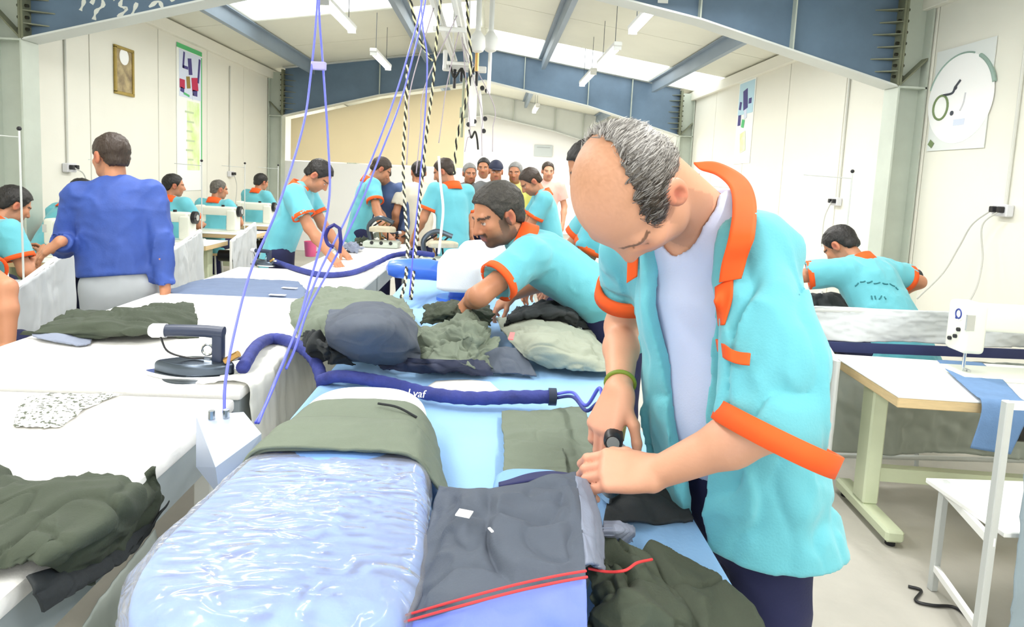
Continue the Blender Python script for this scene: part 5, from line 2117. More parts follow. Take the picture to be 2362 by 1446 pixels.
# ------------------------------------------------------------------ garments and cloths on the tables
M_OLIVE = mat("olive_grey_twill", (116, 126, 110), .85, var=.10, vscale=9, bump=.15, bscale=230)
M_OLIVED = mat("dark_olive_twill", (66, 74, 60), .85, var=.18, vscale=7, bump=.15, bscale=230)
M_SLATE = mat("slate_grey_twill", (84, 92, 106), .8, var=.14, vscale=6, bump=.12, bscale=230)
M_SLATEL = mat("pale_slate_twill", (138, 146, 166), .8, var=.12, vscale=7, bump=.12, bscale=230)
M_CHAR = mat("charcoal_cloth", (48, 52, 54), .85, var=.25, vscale=8, bump=.12, bscale=200)
M_STONE = mat("stone_olive_cloth", (160, 166, 150), .85, var=.10, vscale=6, bump=.12, bscale=200)
M_PERI = mat("periwinkle_cloth", (124, 142, 226), .7, var=.10, vscale=5, bump=.1, bscale=200)  # periwinkle tone of the panel below the red stitching
M_SLBLUE = mat("slate_blue_cloth", (104, 120, 150), .8, var=.12, vscale=8)
M_REDST = mat("red_stitching", (226, 60, 62), .7)
M_PAPER = mat("white_paper", (252, 252, 250), .7)


def garment(name, label, ctrl, m, nu=70, nv=60, fold=None, th=.006, jag=0.0, seed=0, cat="garment", group=None, parent=None):
    vv, q = patch(ctrl, nu, nv, fold, th, jag, seed)
    o = put(name, mesh_from(vv, q), m, parent)
    if parent is None:
        tag(o, label, cat, group)
    return o


def Zr(*pts):
    return [at_z(*p) for p in pts]


# olive trousers pulled over the big buck
def over_buck(y, dz=0.0, dl=0.0, dr=0.0):
    t = (y - .79) / (1.74 - .79)
    l, r_ = -.535 + t * .08, -.055 - t * .11
    return [(l - .035 - dl, y, .915), (l - .012, y, .965), (l + .03, y, 1.008 + dz), ((l + r_) / 2 - .06, y, 1.020 + dz), ((l + r_) / 2 + .06, y, 1.021 + dz), (r_ - .03, y, 1.008 + dz), (r_ + .016, y, .96), (r_ + .04 + dr, y - .01, .90)]


o = garment("trousers_on_buck", "olive grey trousers stretched over the big pressing buck", [over_buck(1.575), over_buck(1.48, .002), over_buck(1.36, .004), over_buck(1.27, .006, .0, .03)], M_OLIVE, 110, 50, wr(5, .006, .25, 3.), .007)
garment("folded_panel", None, [over_buck(1.44, .008), over_buck(1.38, .014, 0, .01), over_buck(1.30, .014, 0, .02), over_buck(1.262, .010, 0, .035)], M_OLIVE, 110, 30, wr(6, .006, .25, 8.), .006, .004, parent=o)
pk = [V3(*p) + V3(0, 0, .012) for p in [(-.26, 1.515, 1.02), (-.21, 1.50, 1.018), (-.16, 1.485, 1.0)]]
MB().tube(spline(pk, 6), .003, 6).build("pocket_seam", M_CHAR, o)

# olive trousers lying flat beside the ironing place
o = garment("flat_trousers", "olive trousers lying flat left of the man's iron", [Zr((1156, 948, .898), (1220, 946, .905), (1290, 938, .91), (1352, 934, .91)), Zr((1160, 1000, .905), (1220, 995, .92), (1290, 990, .92), (1360, 985, .92)),
            Zr((1166, 1045, .90), (1225, 1048, .915), (1300, 1045, .92), (1372, 1040, .92)), Zr((1158, 1100, .898), (1220, 1105, .91), (1310, 1100, .915), (1390, 1100, .91))], M_OLIVE, 60, 70, wr(7, .010, .25, 5.), .008, .006)
garment("leg_overlap", None, [Zr((1164, 1012, .915), (1220, 1016, .925), (1300, 1036, .93)), Zr((1162, 1050, .915), (1225, 1052, .925), (1305, 1058, .93)), Zr((1160, 1092, .910), (1225, 1096, .92), (1310, 1096, .925))], M_OLIVE, 40, 40, wr(8, .008, .2, 15.), .006, .004, parent=o)

# sleeve board hidden under the dark garment
r = thing("sleeve_board", "padded sleeve board under the dark garment with red stitching", "ironing board", (.11, 1.04, TZ))
V_, F_ = pad_loft(outline(-.10, .075, -.08, .065, -.10, .17, .05, .05, 60), .150, .05, .02, .006)
loft_obj("board", V_, F_, M_PADB, r)
MB().cyl((0, .05, .0), (0, .05, .11), .03, n=14).build("post", M_APRON, r, True)
MB().cyl((0, .05, .0), (0, .05, .015), .10, n=24).build("base_plate", M_APRON, r, True)

# dark garment with red stitching over the sleeve board
rows = [Zr((1012, 1118, .985), (1085, 1128, 1.035), (1175, 1118, 1.05), (1260, 1098, 1.056), (1328, 1090, 1.05)),
        Zr((988, 1200, .985), (1085, 1205, 1.045), (1185, 1200, 1.056), (1275, 1190, 1.058), (1340, 1182, 1.052)),
        Zr((975, 1300, .985), (1090, 1300, 1.040), (1195, 1300, 1.050), (1290, 1290, 1.056), (1350, 1285, 1.05)),
        Zr((935, 1438, .955), (1065, 1402, 1.030), (1185, 1370, 1.045), (1285, 1348, 1.050), (1352, 1336, 1.045))]
o = garment("dark_garment", "dark slate garment with a red stitched hem over the sleeve board", rows, M_SLATE, 90, 90, wr(5.5, .030, .12, 21., (1, 1, 1), .10), .006)
low = [rows[3], [p + V3(0, -.03, -.05) for p in rows[3]], [p + V3(0, -.045, -.13) for p in rows[3]]]
garment("lower_panel", None, low, M_PERI, 90, 40, wr(6, .012, .2, 33., (1, 1, 1), .2), .005, parent=o)
for k in (0, 1):
    pts = spline([p + V3(0, .004 - .012 * k, .010 - .001 * k) for p in rows[3]], 10)
    MB().tube(pts, .0018, 6).build("red_stitch", M_REDST, o)
side = [[at_z(1330, 1094, 1.055), at_z(1350, 1100, 1.04), at_z(1364, 1112, .99)], [at_z(1342, 1185, 1.055), at_z(1372, 1192, 1.04), at_z(1386, 1205, .98)], [at_z(1352, 1300, 1.05), at_z(1380, 1300, 1.03), at_z(1392, 1318, .97)]]
garment("side_fold", None, side, M_SLATEL, 24, 50, wr(7, .012, .2, 41.), .006, parent=o)
lip = [Zr((1150, 1112, 1.03), (1210, 1092, 1.03), (1270, 1086, 1.03), (1325, 1092, 1.03)), Zr((1150, 1120, 1.04), (1215, 1108, 1.05), (1270, 1100, 1.055), (1325, 1094, 1.045))]
garment("waist_opening", None, lip, mat("navy_inside", (40, 44, 92), .8), 30, 8, None, .004, parent=o)
# size tag and lint flecks
tg = at_z(1071, 1184, 1.062)
MB().box(tg, (.024, .020, .002), Matrix.Rotation(-.3, 3, 'Z')).build("size_tag", M_PAPER, o)
MB().box(at_z(1132, 1222, 1.064), (.004, .012, .002), Matrix.Rotation(.5, 3, 'Z')).build("lint_fleck", M_PAPER, o)

garment("black_cloth", "black cloth lying under the man's left hand", [Zr((1395, 1110, .905), (1460, 1104, .92), (1540, 1104, .90)), Zr((1400, 1150, .91), (1480, 1150, .925), (1575, 1150, .895)), Zr((1392, 1198, .90), (1480, 1200, .90), (1600, 1194, .892))], M_CHAR, 50, 40, wr(8, .014, .3, 50.), .008)
garment("grey_cuff", "rolled slate cuff poking out right of the dark garment", [Zr((1392, 1196, .97), (1430, 1198, .965), (1462, 1208, .94)), Zr((1392, 1225, .985), (1432, 1225, .98), (1466, 1228, .945)), Zr((1392, 1262, .93), (1430, 1264, .925), (1460, 1250, .90))], M_SLATEL, 40, 40, wr(9, .010, .3, 55.), .01)
o = garment("crumpled_trousers", "crumpled dark olive trousers with a red seam at the table's front right", [Zr((1358, 1262, .94), (1450, 1262, .945), (1530, 1272, .92), (1566, 1300, .895)), Zr((1356, 1335, .955), (1450, 1332, .975), (1545, 1330, .94), (1650, 1330, .893)),
            Zr((1352, 1410, .94), (1450, 1412, .965), (1590, 1402, .95), (1742, 1438, .893)), Zr((1350, 1500, .92), (1460, 1520, .93), (1610, 1530, .93), (1800, 1545, .893))], M_OLIVED, 100, 90, wr(6, .048, .22, 61.), .006, .012)
MB().tube(spline([p + V3(0, 0, .02) for p in Zr((1355, 1338, .965), (1400, 1346, .965), (1440, 1343, .975), (1468, 1325, .975), (1502, 1316, .955))], 8), .0022, 6).build("red_seam", M_REDST, o)
garment("trouser_leg_end", None, [Zr((1560, 1335, .905), (1620, 1325, .91), (1660, 1335, .90)), Zr((1600, 1390, .915), (1660, 1385, .918), (1705, 1392, .90)), Zr((1650, 1440, .905), (1700, 1440, .91), (1745, 1440, .896))], M_SLATE, 40, 40, wr(7, .010, .2, 66.), .008, parent=o)

# dark olive garment on the near white table, sliding over its edge
XE = -0.752
o = garment("olive_overalls", "dark olive garment heaped on the near white table, sliding over its edge",
            [Zr((-90, 1074, .890), (60, 1084, .892), (190, 1086, .892), (300, 1092, .892)) + [at_x(352, 1100, XE)],
             Zr((-90, 1130, .92), (60, 1130, .93), (190, 1130, .935), (300, 1130, .925)) + [at_x(394, 1148, XE)],
             Zr((-90, 1190, .91), (60, 1190, .925), (180, 1195, .93), (270, 1195, .92)) + [at_x(345, 1215, XE + .005)],
             Zr((-90, 1260, .92), (40, 1250, .935), (130, 1250, .93), (200, 1250, .92)) + [at_x(312, 1262, XE + .01)],
             Zr((-90, 1330, .90), (0, 1310, .91), (60, 1300, .915), (110, 1310, .905)) + [at_x(205, 1350, XE + .012)]], M_OLIVED, 120, 90, wr(5, .040, .2, 71., (1, 1, 1)), .006, .008)
garment("shadow_toned_flap", None, [[at_x(390, 1150, XE), at_x(345, 1200, XE), at_x(240, 1270, XE), at_x(60, 1330, XE)], [at_x(330, 1240, XE + .02), at_x(285, 1290, XE + .025), at_x(180, 1340, XE + .025), at_x(80, 1365, XE + .02)], [at_x(290, 1292, XE + .02), at_x(250, 1320, XE + .025), at_x(160, 1372, XE + .025), at_x(98, 1412, XE + .02)]], M_CHAR, 60, 40, wr(6, .012, .3, 75.), .005, parent=o)  # charcoal here is the black shadow past the table edge, painted in

# dark folded garments on the iron's table
o = garment("dark_trousers", "folded dark olive trousers lying across the white table beyond the iron", [Zr((160, 720, .93), (250, 712, .95), (350, 704, .96), (446, 698, .94)), Zr((110, 740, .95), (240, 732, .985), (350, 722, .985), (452, 722, .95)), Zr((70, 762, .93), (210, 764, .945), (340, 758, .955), (456, 752, .93)), Zr((35, 774, .905), (180, 782, .91), (330, 778, .915), (458, 772, .91))],
            M_OLIVED, 100, 60, wr(5, .034, .2, 81., (.5, 2.2, 1)), .008, .01)
garment("grey_leg", None, [Zr((70, 768, .915), (140, 770, .925), (215, 774, .915)), Zr((90, 780, .912), (150, 786, .915), (205, 790, .91)), Zr((130, 790, .905), (165, 795, .905), (180, 797, .905))], M_SLATEL, 40, 24, wr(8, .008, .2, 85.), .006, .01, parent=o)
garment("slate_blue_cloth", "flat slate blue cloth laid across the third white table", [Zr((395, 664, .888), (480, 643, .888), (580, 642, .888), (690, 648, .888)), Zr((390, 672, .89), (500, 660, .892), (590, 664, .892), (705, 670, .89)), Zr((400, 678, .888), (500, 682, .888), (600, 692, .888), (700, 690, .888))], M_SLBLUE, 60, 50, wr(7, .006, .2, 91.), .004, .02, cat="cloth")
for k, (u, v) in enumerate(((640, 680), (668, 664))):
    tag(put("paper_slip", MB().box(at_z(u, v, .897), (.09, .03, .002), Matrix.Rotation(-.1 * k, 3, 'Z')).mesh(), M_PAPER), "small white paper slip on the slate blue cloth, %s one" % ("nearer" if k == 0 else "farther"), "paper", "paper slips")

# heap at the end of the blue table
garment("olive_jacket_back", "olive jacket spread at the left of the heap", [Zr((690, 690, .92), (730, 664, .94), (820, 662, .98), (930, 690, .97)), Zr((672, 705, .95), (740, 690, 1.0), (840, 686, 1.04), (950, 715, 1.0)), Zr((668, 740, .96), (740, 730, 1.02), (840, 730, 1.04), (960, 750, .98)), Zr((690, 775, .95), (760, 775, .98), (850, 775, .98), (960, 785, .92))], M_OLIVE, 80, 70, wr(6, .022, .2, 101.), .006, .01, group="garments in the heap")
garment("olive_garment", "domed slate olive garment draped over a form in the heap", [Zr((762, 724, 1.05), (830, 700, 1.10), (900, 708, 1.09), (950, 735, 1.02)), Zr((748, 762, 1.06), (830, 745, 1.13), (905, 750, 1.11), (962, 790, .99)), Zr((765, 805, .97), (835, 805, 1.02), (910, 808, 1.00), (972, 820, .93)), Zr((790, 832, .91), (850, 836, .92), (920, 840, .92), (992, 838, .905))], M_SLATE, 80, 80, wr(5, .014, .2, 104.), .006, group="garments in the heap")
garment("charcoal_garment", "charcoal crumpled cloth at the lower left of the heap", [Zr((696, 765, 1.0), (730, 762, 1.02), (770, 775, 1.0)), Zr((705, 800, .96), (745, 800, .99), (790, 812, .96)), Zr((735, 832, .90), (775, 842, .91), (820, 846, .90))], M_CHAR, 50, 50, wr(9, .030, .3, 107.), .006, .01, group="garments in the heap")
garment("crumpled_garment", "crumpled grey olive garment in the middle of the heap under the leaning man's hand", [Zr((950, 738, .96), (1010, 745, .98), (1075, 720, 1.04), (1120, 745, .97)), Zr((945, 770, .96), (1020, 770, 1.0), (1085, 765, 1.03), (1140, 778, .96)), Zr((945, 800, .94), (1020, 800, .98), (1090, 800, .98), (1150, 806, .95)), Zr((960, 835, .91), (1030, 845, .93), (1090, 848, .93), (1150, 848, .90))], M_OLIVE, 80, 80, wr(8, .050, .25, 111.), .006, .02, group="garments in the heap")
garment("stone_garment", "pale stone coloured garment at the right of the heap", [Zr((1140, 725, .95), (1220, 735, .99), (1300, 745, .98), (1365, 760, .93)), Zr((1165, 770, .97), (1240, 770, 1.02), (1320, 775, 1.0), (1400, 800, .92)), Zr((1200, 815, .95), (1270, 810, .98), (1350, 815, .97), (1430, 830, .91)), Zr((1260, 850, .90), (1320, 855, .91), (1380, 858, .91), (1440, 862, .90))], M_STONE, 80, 70, wr(6, .026, .22, 115.), .006, .014, group="garments in the heap")
garment("slate_flap", "slate trouser end at the front of the heap", [Zr((1115, 815, .95), (1160, 800, .97), (1205, 808, .95)), Zr((1112, 835, .92), (1165, 832, .935), (1225, 840, .92)), Zr((1108, 858, .897), (1170, 860, .90), (1238, 866, .897))], M_SLATE, 40, 40, wr(7, .012, .2, 118.), .006, group="garments in the heap")
garment("blue_black_cloth", "dark blue-black cloth along the heap's front edge", [Zr((860, 815, .93), (940, 825, .95), (1040, 830, .96), (1120, 830, .94)), Zr((865, 835, .91), (950, 842, .93), (1045, 848, .935), (1130, 850, .92)), Zr((880, 852, .897), (960, 856, .90), (1050, 862, .90), (1140, 866, .897))], mat("blue_black_cloth", (52, 58, 82), .8, var=.3, vscale=8), 70, 40, wr(8, .022, .3, 121.), .006, .012, group="garments in the heap")
garment("black_heap", "black cloth heap beside the hands at the far right of the heap", [Zr((1180, 712, 1.0), (1240, 692, 1.03), (1300, 690, 1.03), (1350, 705, 1.0)), Zr((1170, 735, 1.0), (1240, 718, 1.04), (1310, 720, 1.04), (1360, 735, .98)), Zr((1160, 755, .95), (1240, 748, .97), (1310, 752, .97), (1365, 760, .94))], M_CHAR, 60, 50, wr(9, .030, .3, 125.), .008, .02, group="garments in the heap")
garment("rear_olive_garment", "olive cloth at the back of the heap below the white buck", [Zr((985, 700, .99), (1050, 694, 1.0), (1130, 700, 1.0)), Zr((975, 722, .98), (1050, 716, 1.02), (1140, 722, .99)), Zr((965, 745, .95), (1050, 745, .96), (1130, 750, .95))], M_OLIVED, 60, 40, wr(9, .030, .25, 128.), .006, .02, group="garments in the heap")
rt = at_z(1180, 775, 1.03)
tag(put("red_tag", MB().box(rt, (.018, .10, .004), Matrix.Rotation(-.1, 3, 'Z')).mesh(), mat("coral_red_tag", (232, 120, 120), .7)), "coral red strip on the stone coloured garment", "tag")

# papers
garment("paper_sheet", "blank white paper on the blue table under the hose sleeve", [Zr((1005, 878, .884), (1070, 875, .884), (1130, 880, .884)), Zr((985, 892, .885), (1070, 892, .886), (1145, 894, .885)), Zr((985, 905, .884), (1070, 908, .884), (1160, 906, .884))], M_PAPER, 20, 12, None, .001, cat="paper")
mp_ = mat("printed_pattern_paper", (244, 243, 234), .7, var=.0)
nt = mp_.node_tree
tcn = nt.nodes.new("ShaderNodeTexCoord")
vo = nt.nodes.new("ShaderNodeTexNoise")
vo.inputs["Scale"].default_value = 95
vo.inputs["Detail"].default_value = 2
crn = nt.nodes.new("ShaderNodeValToRGB")
crn.color_ramp.interpolation = 'CONSTANT'
crn.color_ramp.elements[0].color = (*srgb((86, 92, 78)), 1)
crn.color_ramp.elements[1].position = .44
crn.color_ramp.elements[1].color = (*srgb((246, 245, 238)), 1)
nt.links.new(tcn.outputs["Object"], vo.inputs["Vector"])
nt.links.new(vo.outputs["Fac"], crn.inputs["Fac"])
nt.links.new(crn.outputs["Color"], nt.nodes["Principled BSDF"].inputs["Base Color"])
garment("patterned_paper", "crumpled paper printed with dark specks on the near white table", [Zr((60, 915, .884), (150, 906, .888), (285, 908, .886)), Zr((40, 945, .886), (130, 945, .894), (215, 932, .888)), Zr((25, 985, .884), (80, 985, .888), (140, 985, .885))], mp_, 40, 40, wr(14, .006, .3, 140.), .001, .012, cat="paper")

# ------------------------------------------------------------------ irons, hoses, ropes, overhead services
M_HANDLE = mat("navy_black_handle", (44, 54, 78), .4)
M_CAPW = mat("pale_plastic_cap", (222, 222, 226), .4)
M_HOSE = mat("indigo_hose_sleeve", (60, 70, 150), .75, var=.4, vscale=16, bump=.4, bscale=50)
M_PUB = mat("blue_air_tube", (104, 112, 232), .3)
M_CORDK = mat("black_cord", (26, 26, 22), .6)
M_CORDC = mat("cream_cord", (226, 222, 180), .7)
M_RAILW = mat("white_rail_enamel", (240, 240, 236), .4)
M_BRASS = mat("brass_fitting", (190, 150, 90), .35, metal=.8)


def iron(label, loc, head, s=1.0, group="steam irons", capm=None, btn=None):
    """heading head (radians, 0 = tip towards +x)"""
    r = thing("steam_iron", label, "iron", loc, head, group)
    L, W = .265 * s, .115 * s
    pts = []
    for i in range(40):
        a = 2 * math.pi * i / 40
        x = math.cos(a)
        y = math.sin(a)
        w = W / 2 * (1 - .55 * max(x, 0) ** 1.6)
        pts.append((x * L / 2, y * w))
    MB().prism(pts, 0, .012 * s, 'z').build("soleplate", M_CHROME, r, True)
    V_, F_ = pad_loft(np.array(pts) * .86 + np.array([-.006, 0]), .045 * s, .034 * s, .016 * s, .010 * s)
    loft_obj("body", V_, F_, M_DKSTEEL, r)
    MB().box((-.075 * s, 0, .085 * s), (.032 * s, .034 * s, .09 * s), bevel=.008 * s).build("rear_post", M_HANDLE, r, True)
    MB().tube([(-.090 * s, 0, .130 * s), (-.04 * s, 0, .134 * s), (.03 * s, 0, .134 * s), (.075 * s, 0, .132 * s)], [.019 * s, .018 * s, .0175 * s, .018 * s], 16).build("handle", M_HANDLE, r, True)
    MB().tube([(.074 * s, 0, .132 * s), (.112 * s, 0, .131 * s), (.120 * s, 0, .131 * s)], [.021 * s, .021 * s, .016 * s], 16).build("handle_cap", capm or M_CAPW, r, True)
    MB().cyl((.119 * s, 0, .131 * s), (.122 * s, 0, .131 * s), (.007 if btn is None else .014) * s, n=16).build("cap_button", btn or M_BLACK, r)
    MB().tube(spline([(.085 * s, .012 * s, .115 * s), (.06 * s, .02 * s, .075 * s), (.0, .02 * s, .058 * s), (-.04 * s, .018 * s, .058 * s)], 6), .003 * s, 6).build("guard_wire", M_BLACK, r, True)
    ring = [(-.035 * s + .016 * s * math.cos(a), -.022 * s, .072 * s + .016 * s * math.sin(a)) for a in np.linspace(0, 2 * math.pi, 17)]
    MB().tube(ring, .004 * s, 6, False).build("valve_ring", M_CHROME, r, True)
    MB().cyl((-.10 * s, .015 * s, .05 * s), (-.14 * s, .02 * s, .075 * s), .010 * s, n=10).build("steam_valve", M_BRASS, r, True)
    MB().cyl((-.10 * s, -.02 * s, .045 * s), (-.13 * s, -.03 * s, .05 * s), .008 * s, n=10).build("electric_gland", M_CHROME, r, True)
    return r


il = (at_z(335, 860, .9) + at_z(552, 866, .9)) / 2
iron("dark steam iron with a pale handle cap resting on the white table", (il[0], il[1], .897), math.pi + .03, 1.13)
MB2 = thing("iron_rest", "thin dark iron rest plate under the steam iron on the white table", "iron rest", (il[0], il[1], .8955))
MB().lathe([(.085, 0), (.09, .0006), (.085, .0012)], n=30).build("plate", M_DKSTEEL, MB2)
# the iron in the man's hand: handle under the palm
E_ = at_y(1414, 1022, 1.30)
hd = math.atan2(-.97, -.22)
iz = E_[2] - .131
hp = E_ - .12 * V3(math.cos(hd), math.sin(hd), 0)
iron("chrome steam iron gripped in the balding man's right hand", (hp[0], hp[1], iz), hd, 1.0, "steam irons", M_BLACK, mat("grey_cap_centre", (140, 146, 146), .4))
for k, (u, v, z, h_, lab) in enumerate(((605, 612, .885, 2.8, "small dark steam iron on the farther white table by the orange-collared man"), (905, 560, .885, .6, "small steam iron lying among parts on the farthest white table"))):
    p = at_z(u, v, z)
    iron(lab, (p[0], p[1], .884), h_, .8)


def hose(name, label, pts, rad, m, n=12, rough=0.0, k=10, cat="hose", group=None, parent=None):
    P = spline(pts, k)
    rs = [rad * (1 + rough * (0.6 * math.sin(i * 1.9) + .4 * math.sin(i * 4.3 + 1))) for i in range(len(P))]
    me = MB().tube(P, rs, n).mesh(True)
    o = put(name, me, m, parent)
    if parent is None:
        tag(o, label, cat, group)
    return o


s1 = [at_z(738, 878, .89), at_z(775, 868, .915), at_z(830, 872, .915), at_z(900, 885, .915), at_z(980, 906, .915), at_z(1080, 918, .915), at_z(1180, 916, .92), at_z(1274, 915, .93)]
h1 = hose("hose_sleeve", "indigo fabric hose sleeve lying across the blue table to the man's iron", s1, .021, M_HOSE, 16, .07)
MB().cyl(s1[-1] - V3(.012, 0, 0), s1[-1] + V3(.012, 0, 0), .027, n=14).build("sleeve_cuff", M_HANDLE, h1, True)
# white lettering woven on the sleeve
fc = bpy.data.curves.new("sleeve_lettering", 'FONT')
fc.body = "Lvaf"
fc.size = .034
fc.extrude = .0008
fo = bpy.data.objects.new("sleeve_lettering_curve", fc)
COL.objects.link(fo)
bpy.context.view_layer.update()
me = bpy.data.meshes.new_from_object(fo.evaluated_get(bpy.context.evaluated_depsgraph_get()))
bpy.data.objects.remove(fo, do_unlink=True)
lo_ = put("lettering", me, M_PAPER, h1)
lp = at_z(940, 912, .935)
lo_.matrix_world = Matrix.Translation(Vector(lp) + Vector((0, -.012, .002))) @ Matrix.Rotation(-.16, 4, 'Z') @ Matrix.Rotation(math.radians(50), 4, 'X')
for k in (0, 1):
    e = hp + V3(-.01, .11, .01 - .04 * k)
    pts = [s1[-1] + V3(0, 0, .006 - .012 * k), at_z(1320, 905 + 10 * k, .96), at_z(1352, 935 + 12 * k, 1.0), e + V3(0, .04, .02), V3(e[0], e[1] - .02, iz + .06)]
    hose("iron_cable", "thin %s cable arching from the hose sleeve to the man's iron" % ("upper" if k == 0 else "lower"), pts, .005, M_HOSE if k else M_PUB, 8, cat="cable")
hose("hose_sleeve", "indigo hose sleeve sagging off the white table's edge behind the blue lines", [at_z(560, 848, .93), at_z(590, 800, .945), at_z(622, 782, .93), at_z(660, 785, .93), at_z(700, 805, .925), at_z(728, 835, .90), at_y(745, 885, 2.12), at_y(752, 930, 2.10)], .022, M_HOSE, 14, .06)
hose("hose_sleeve", "dark indigo hose running along the farthest white table", [at_z(625, 600, .89), at_z(690, 622, .90), at_z(750, 634, .90), at_z(815, 628, .90), at_z(870, 606, .91), at_z(905, 590, .95), at_z(955, 583, 1.0), at_z(1000, 588, 1.0)], .020, M_HOSE, 12, .05)

# blue air lines from the overhead rail down to the grey box
air = [
    ("leftmost blue air tube, dropping to the grey box", [at_y(734, -120, 2.5), at_y(731, 20, 2.45), at_y(716, 180, 2.4), at_y(697, 300, 2.3), at_y(640, 480, 2.1), at_y(580, 620, 1.95), at_y(540, 770, 1.75), at_y(520, 880, 1.62), at_y(517, 952, 1.575)]),
    ("blue air tube bowing past the orange-collared man", [at_y(738, -120, 2.52), at_y(736, 20, 2.5), at_y(745, 150, 2.45), at_y(757, 330, 2.4), at_y(760, 450, 2.3), at_y(740, 560, 2.2), at_y(712, 660, 2.1), at_y(690, 740, 2.0), at_y(668, 800, 1.92), at_y(640, 870, 1.8), at_y(610, 940, 1.62), at_y(590, 975, 1.55)]),
    ("upper of the two long slanting blue air tubes", [at_y(985, -120, 3.2), at_y(972, 10, 3.1), at_y(940, 130, 3.0), at_y(905, 240, 2.9), at_y(860, 360, 2.7), at_y(800, 500, 2.45), at_y(740, 620, 2.2), at_y(700, 720, 2.05), at_y(668, 800, 1.90), at_y(630, 890, 1.75), at_y(596, 975, 1.54)]),
    ("lower of the two long slanting blue air tubes", [at_y(992, -120, 3.25), at_y(980, 10, 3.15), at_y(950, 140, 3.05), at_y(922, 240, 2.95), at_y(880, 350, 2.75), at_y(824, 490, 2.5), at_y(760, 620, 2.25), at_y(712, 710, 2.1), at_y(682, 800, 1.95), at_y(660, 850, 1.86)]),
    ("short blue air tube hanging from the overhead rail", [at_y(968, -60, 3.6), at_y(975, 60, 3.6), at_y(985, 130, 3.55), at_y(982, 240, 3.5), at_y(970, 400, 3.4), at_y(955, 560, 3.3), at_y(945, 680, 3.25)]),
]
for lab, pts in air:
    hose("air_tube", lab, pts, .0042, M_PUB, 8, k=8, cat="air tube", group="blue air tubes")
hz_ = at_y(735, 152, 2.42)
tag(put("tube_clip", MB().box(hz_, (.055, .02, .03), bevel=.004).mesh(), mat("lilac_clip", (176, 170, 226), .5)), "small lilac clip joining two blue air tubes", "clip")
p0 = at_y(770, 545, 2.3)
r = thing("pistol_hook", "dark blue spray gun hanging on the air tubes", "spray gun", tuple(p0))
MB().tube(spline([(-.02, 0, .03), (-.03, 0, .0), (-.02, 0, -.03), (.0, 0, -.04)], 5), .007, 8).build("trigger_loop", mat("deep_blue_plastic", (36, 36, 120), .4), r, True)
MB().tube([(-.02, 0, .03), (.0, 0, .042), (.02, 0, .03), (.026, 0, -.02), (.022, 0, -.06)], .007, 8).build("barrel", mat("deep_blue_plastic", (36, 36, 120), .4), r, True)


# twisted black and cream cords
def twisted(label, pts, rad=.009, pitch=.075):
    P = np.array(spline(pts, 30))
    seg = np.linalg.norm(np.diff(P, axis=0), axis=1)
    s = np.concatenate([[0], np.cumsum(seg)])
    n = int(s[-1] / .012)
    t = np.linspace(0, s[-1], n)
    C = np.stack([np.interp(t, s, P[:, i]) for i in range(3)], 1)
    r = thing("twisted_cord", label, "cord", tuple(C[-1]), 0, "twisted cords")
    for k, m in ((0, M_CORDK), (1, M_CORDC)):
        a = 2 * math.pi * t / pitch + k * math.pi
        off = np.stack([np.cos(a), np.sin(a), 0 * a], 1) * rad * .6
        MB().tube(list(C + off - C[-1]), rad * .72, 6).build("black_strand" if k == 0 else "cream_strand", m, r, True)
    return r


twisted("left twisted black and cream cord hanging in front of the partition", [at_y(940, 150, 4.6), at_y(936, 250, 4.6), at_y(930, 370, 4.5), at_y(934, 480, 4.3), at_y(940, 560, 4.0), at_y(936, 640, 3.7), at_y(925, 690, 3.5)])
twisted("right twisted black and cream cord hanging from the rail", [at_y(1018, -20, 4.8), at_y(1008, 80, 4.8), at_y(998, 200, 4.8), at_y(985, 300, 4.7), at_y(975, 390, 4.6), at_y(965, 500, 4.3), at_y(958, 580, 4.0), at_y(948, 690, 3.5)])
twisted("dark twisted cord beside the white hanger, upper centre", [at_y(1076, -20, 5.4), at_y(1080, 60, 5.4), at_y(1086, 140, 5.4), at_y(1075, 230, 5.5), at_y(1054, 320, 5.6), at_y(1048, 400, 5.6)], .011, .12)
twisted("twisted cord at the top left of the overhead rail", [at_y(943, -20, 4.4), at_y(955, 40, 4.5), at_y(972, 100, 4.6), at_y(996, 140, 4.8)], .009, .09)
for k, (a_, c_, yy) in enumerate((((948, 200), (938, 380), 5.2), ((980, 200), (960, 400), 5.4), ((1030, 200), (1012, 330), 5.8), ((1110, 250), (1112, 360), 6.5), ((1138, 240), (1136, 350), 6.6), ((1084, 290), (1072, 350), 6.2))):
    hose("thin_cord", "thin pale cord number %d from the left hanging under the rail" % (k + 1) if False else ["thin mauve cord next to the left twisted cord", "thin mauve cord between the twisted cords", "thin pale cord right of the twisted cords", "thin grey cord below the white manifold", "rightmost thin grey cord below the manifold", "thin grey cord looping under the manifold"][k],
         [V3(-.36 if k != 0 else -.535, yy, 2.93), at_y(*a_, yy), at_y((a_[0] + c_[0]) / 2, (a_[1] + c_[1]) / 2, yy), at_y(*c_, yy)], .005, mat("mauve_cord", (178, 166, 176), .6), 6, cat="cord", group="thin hanging cords")

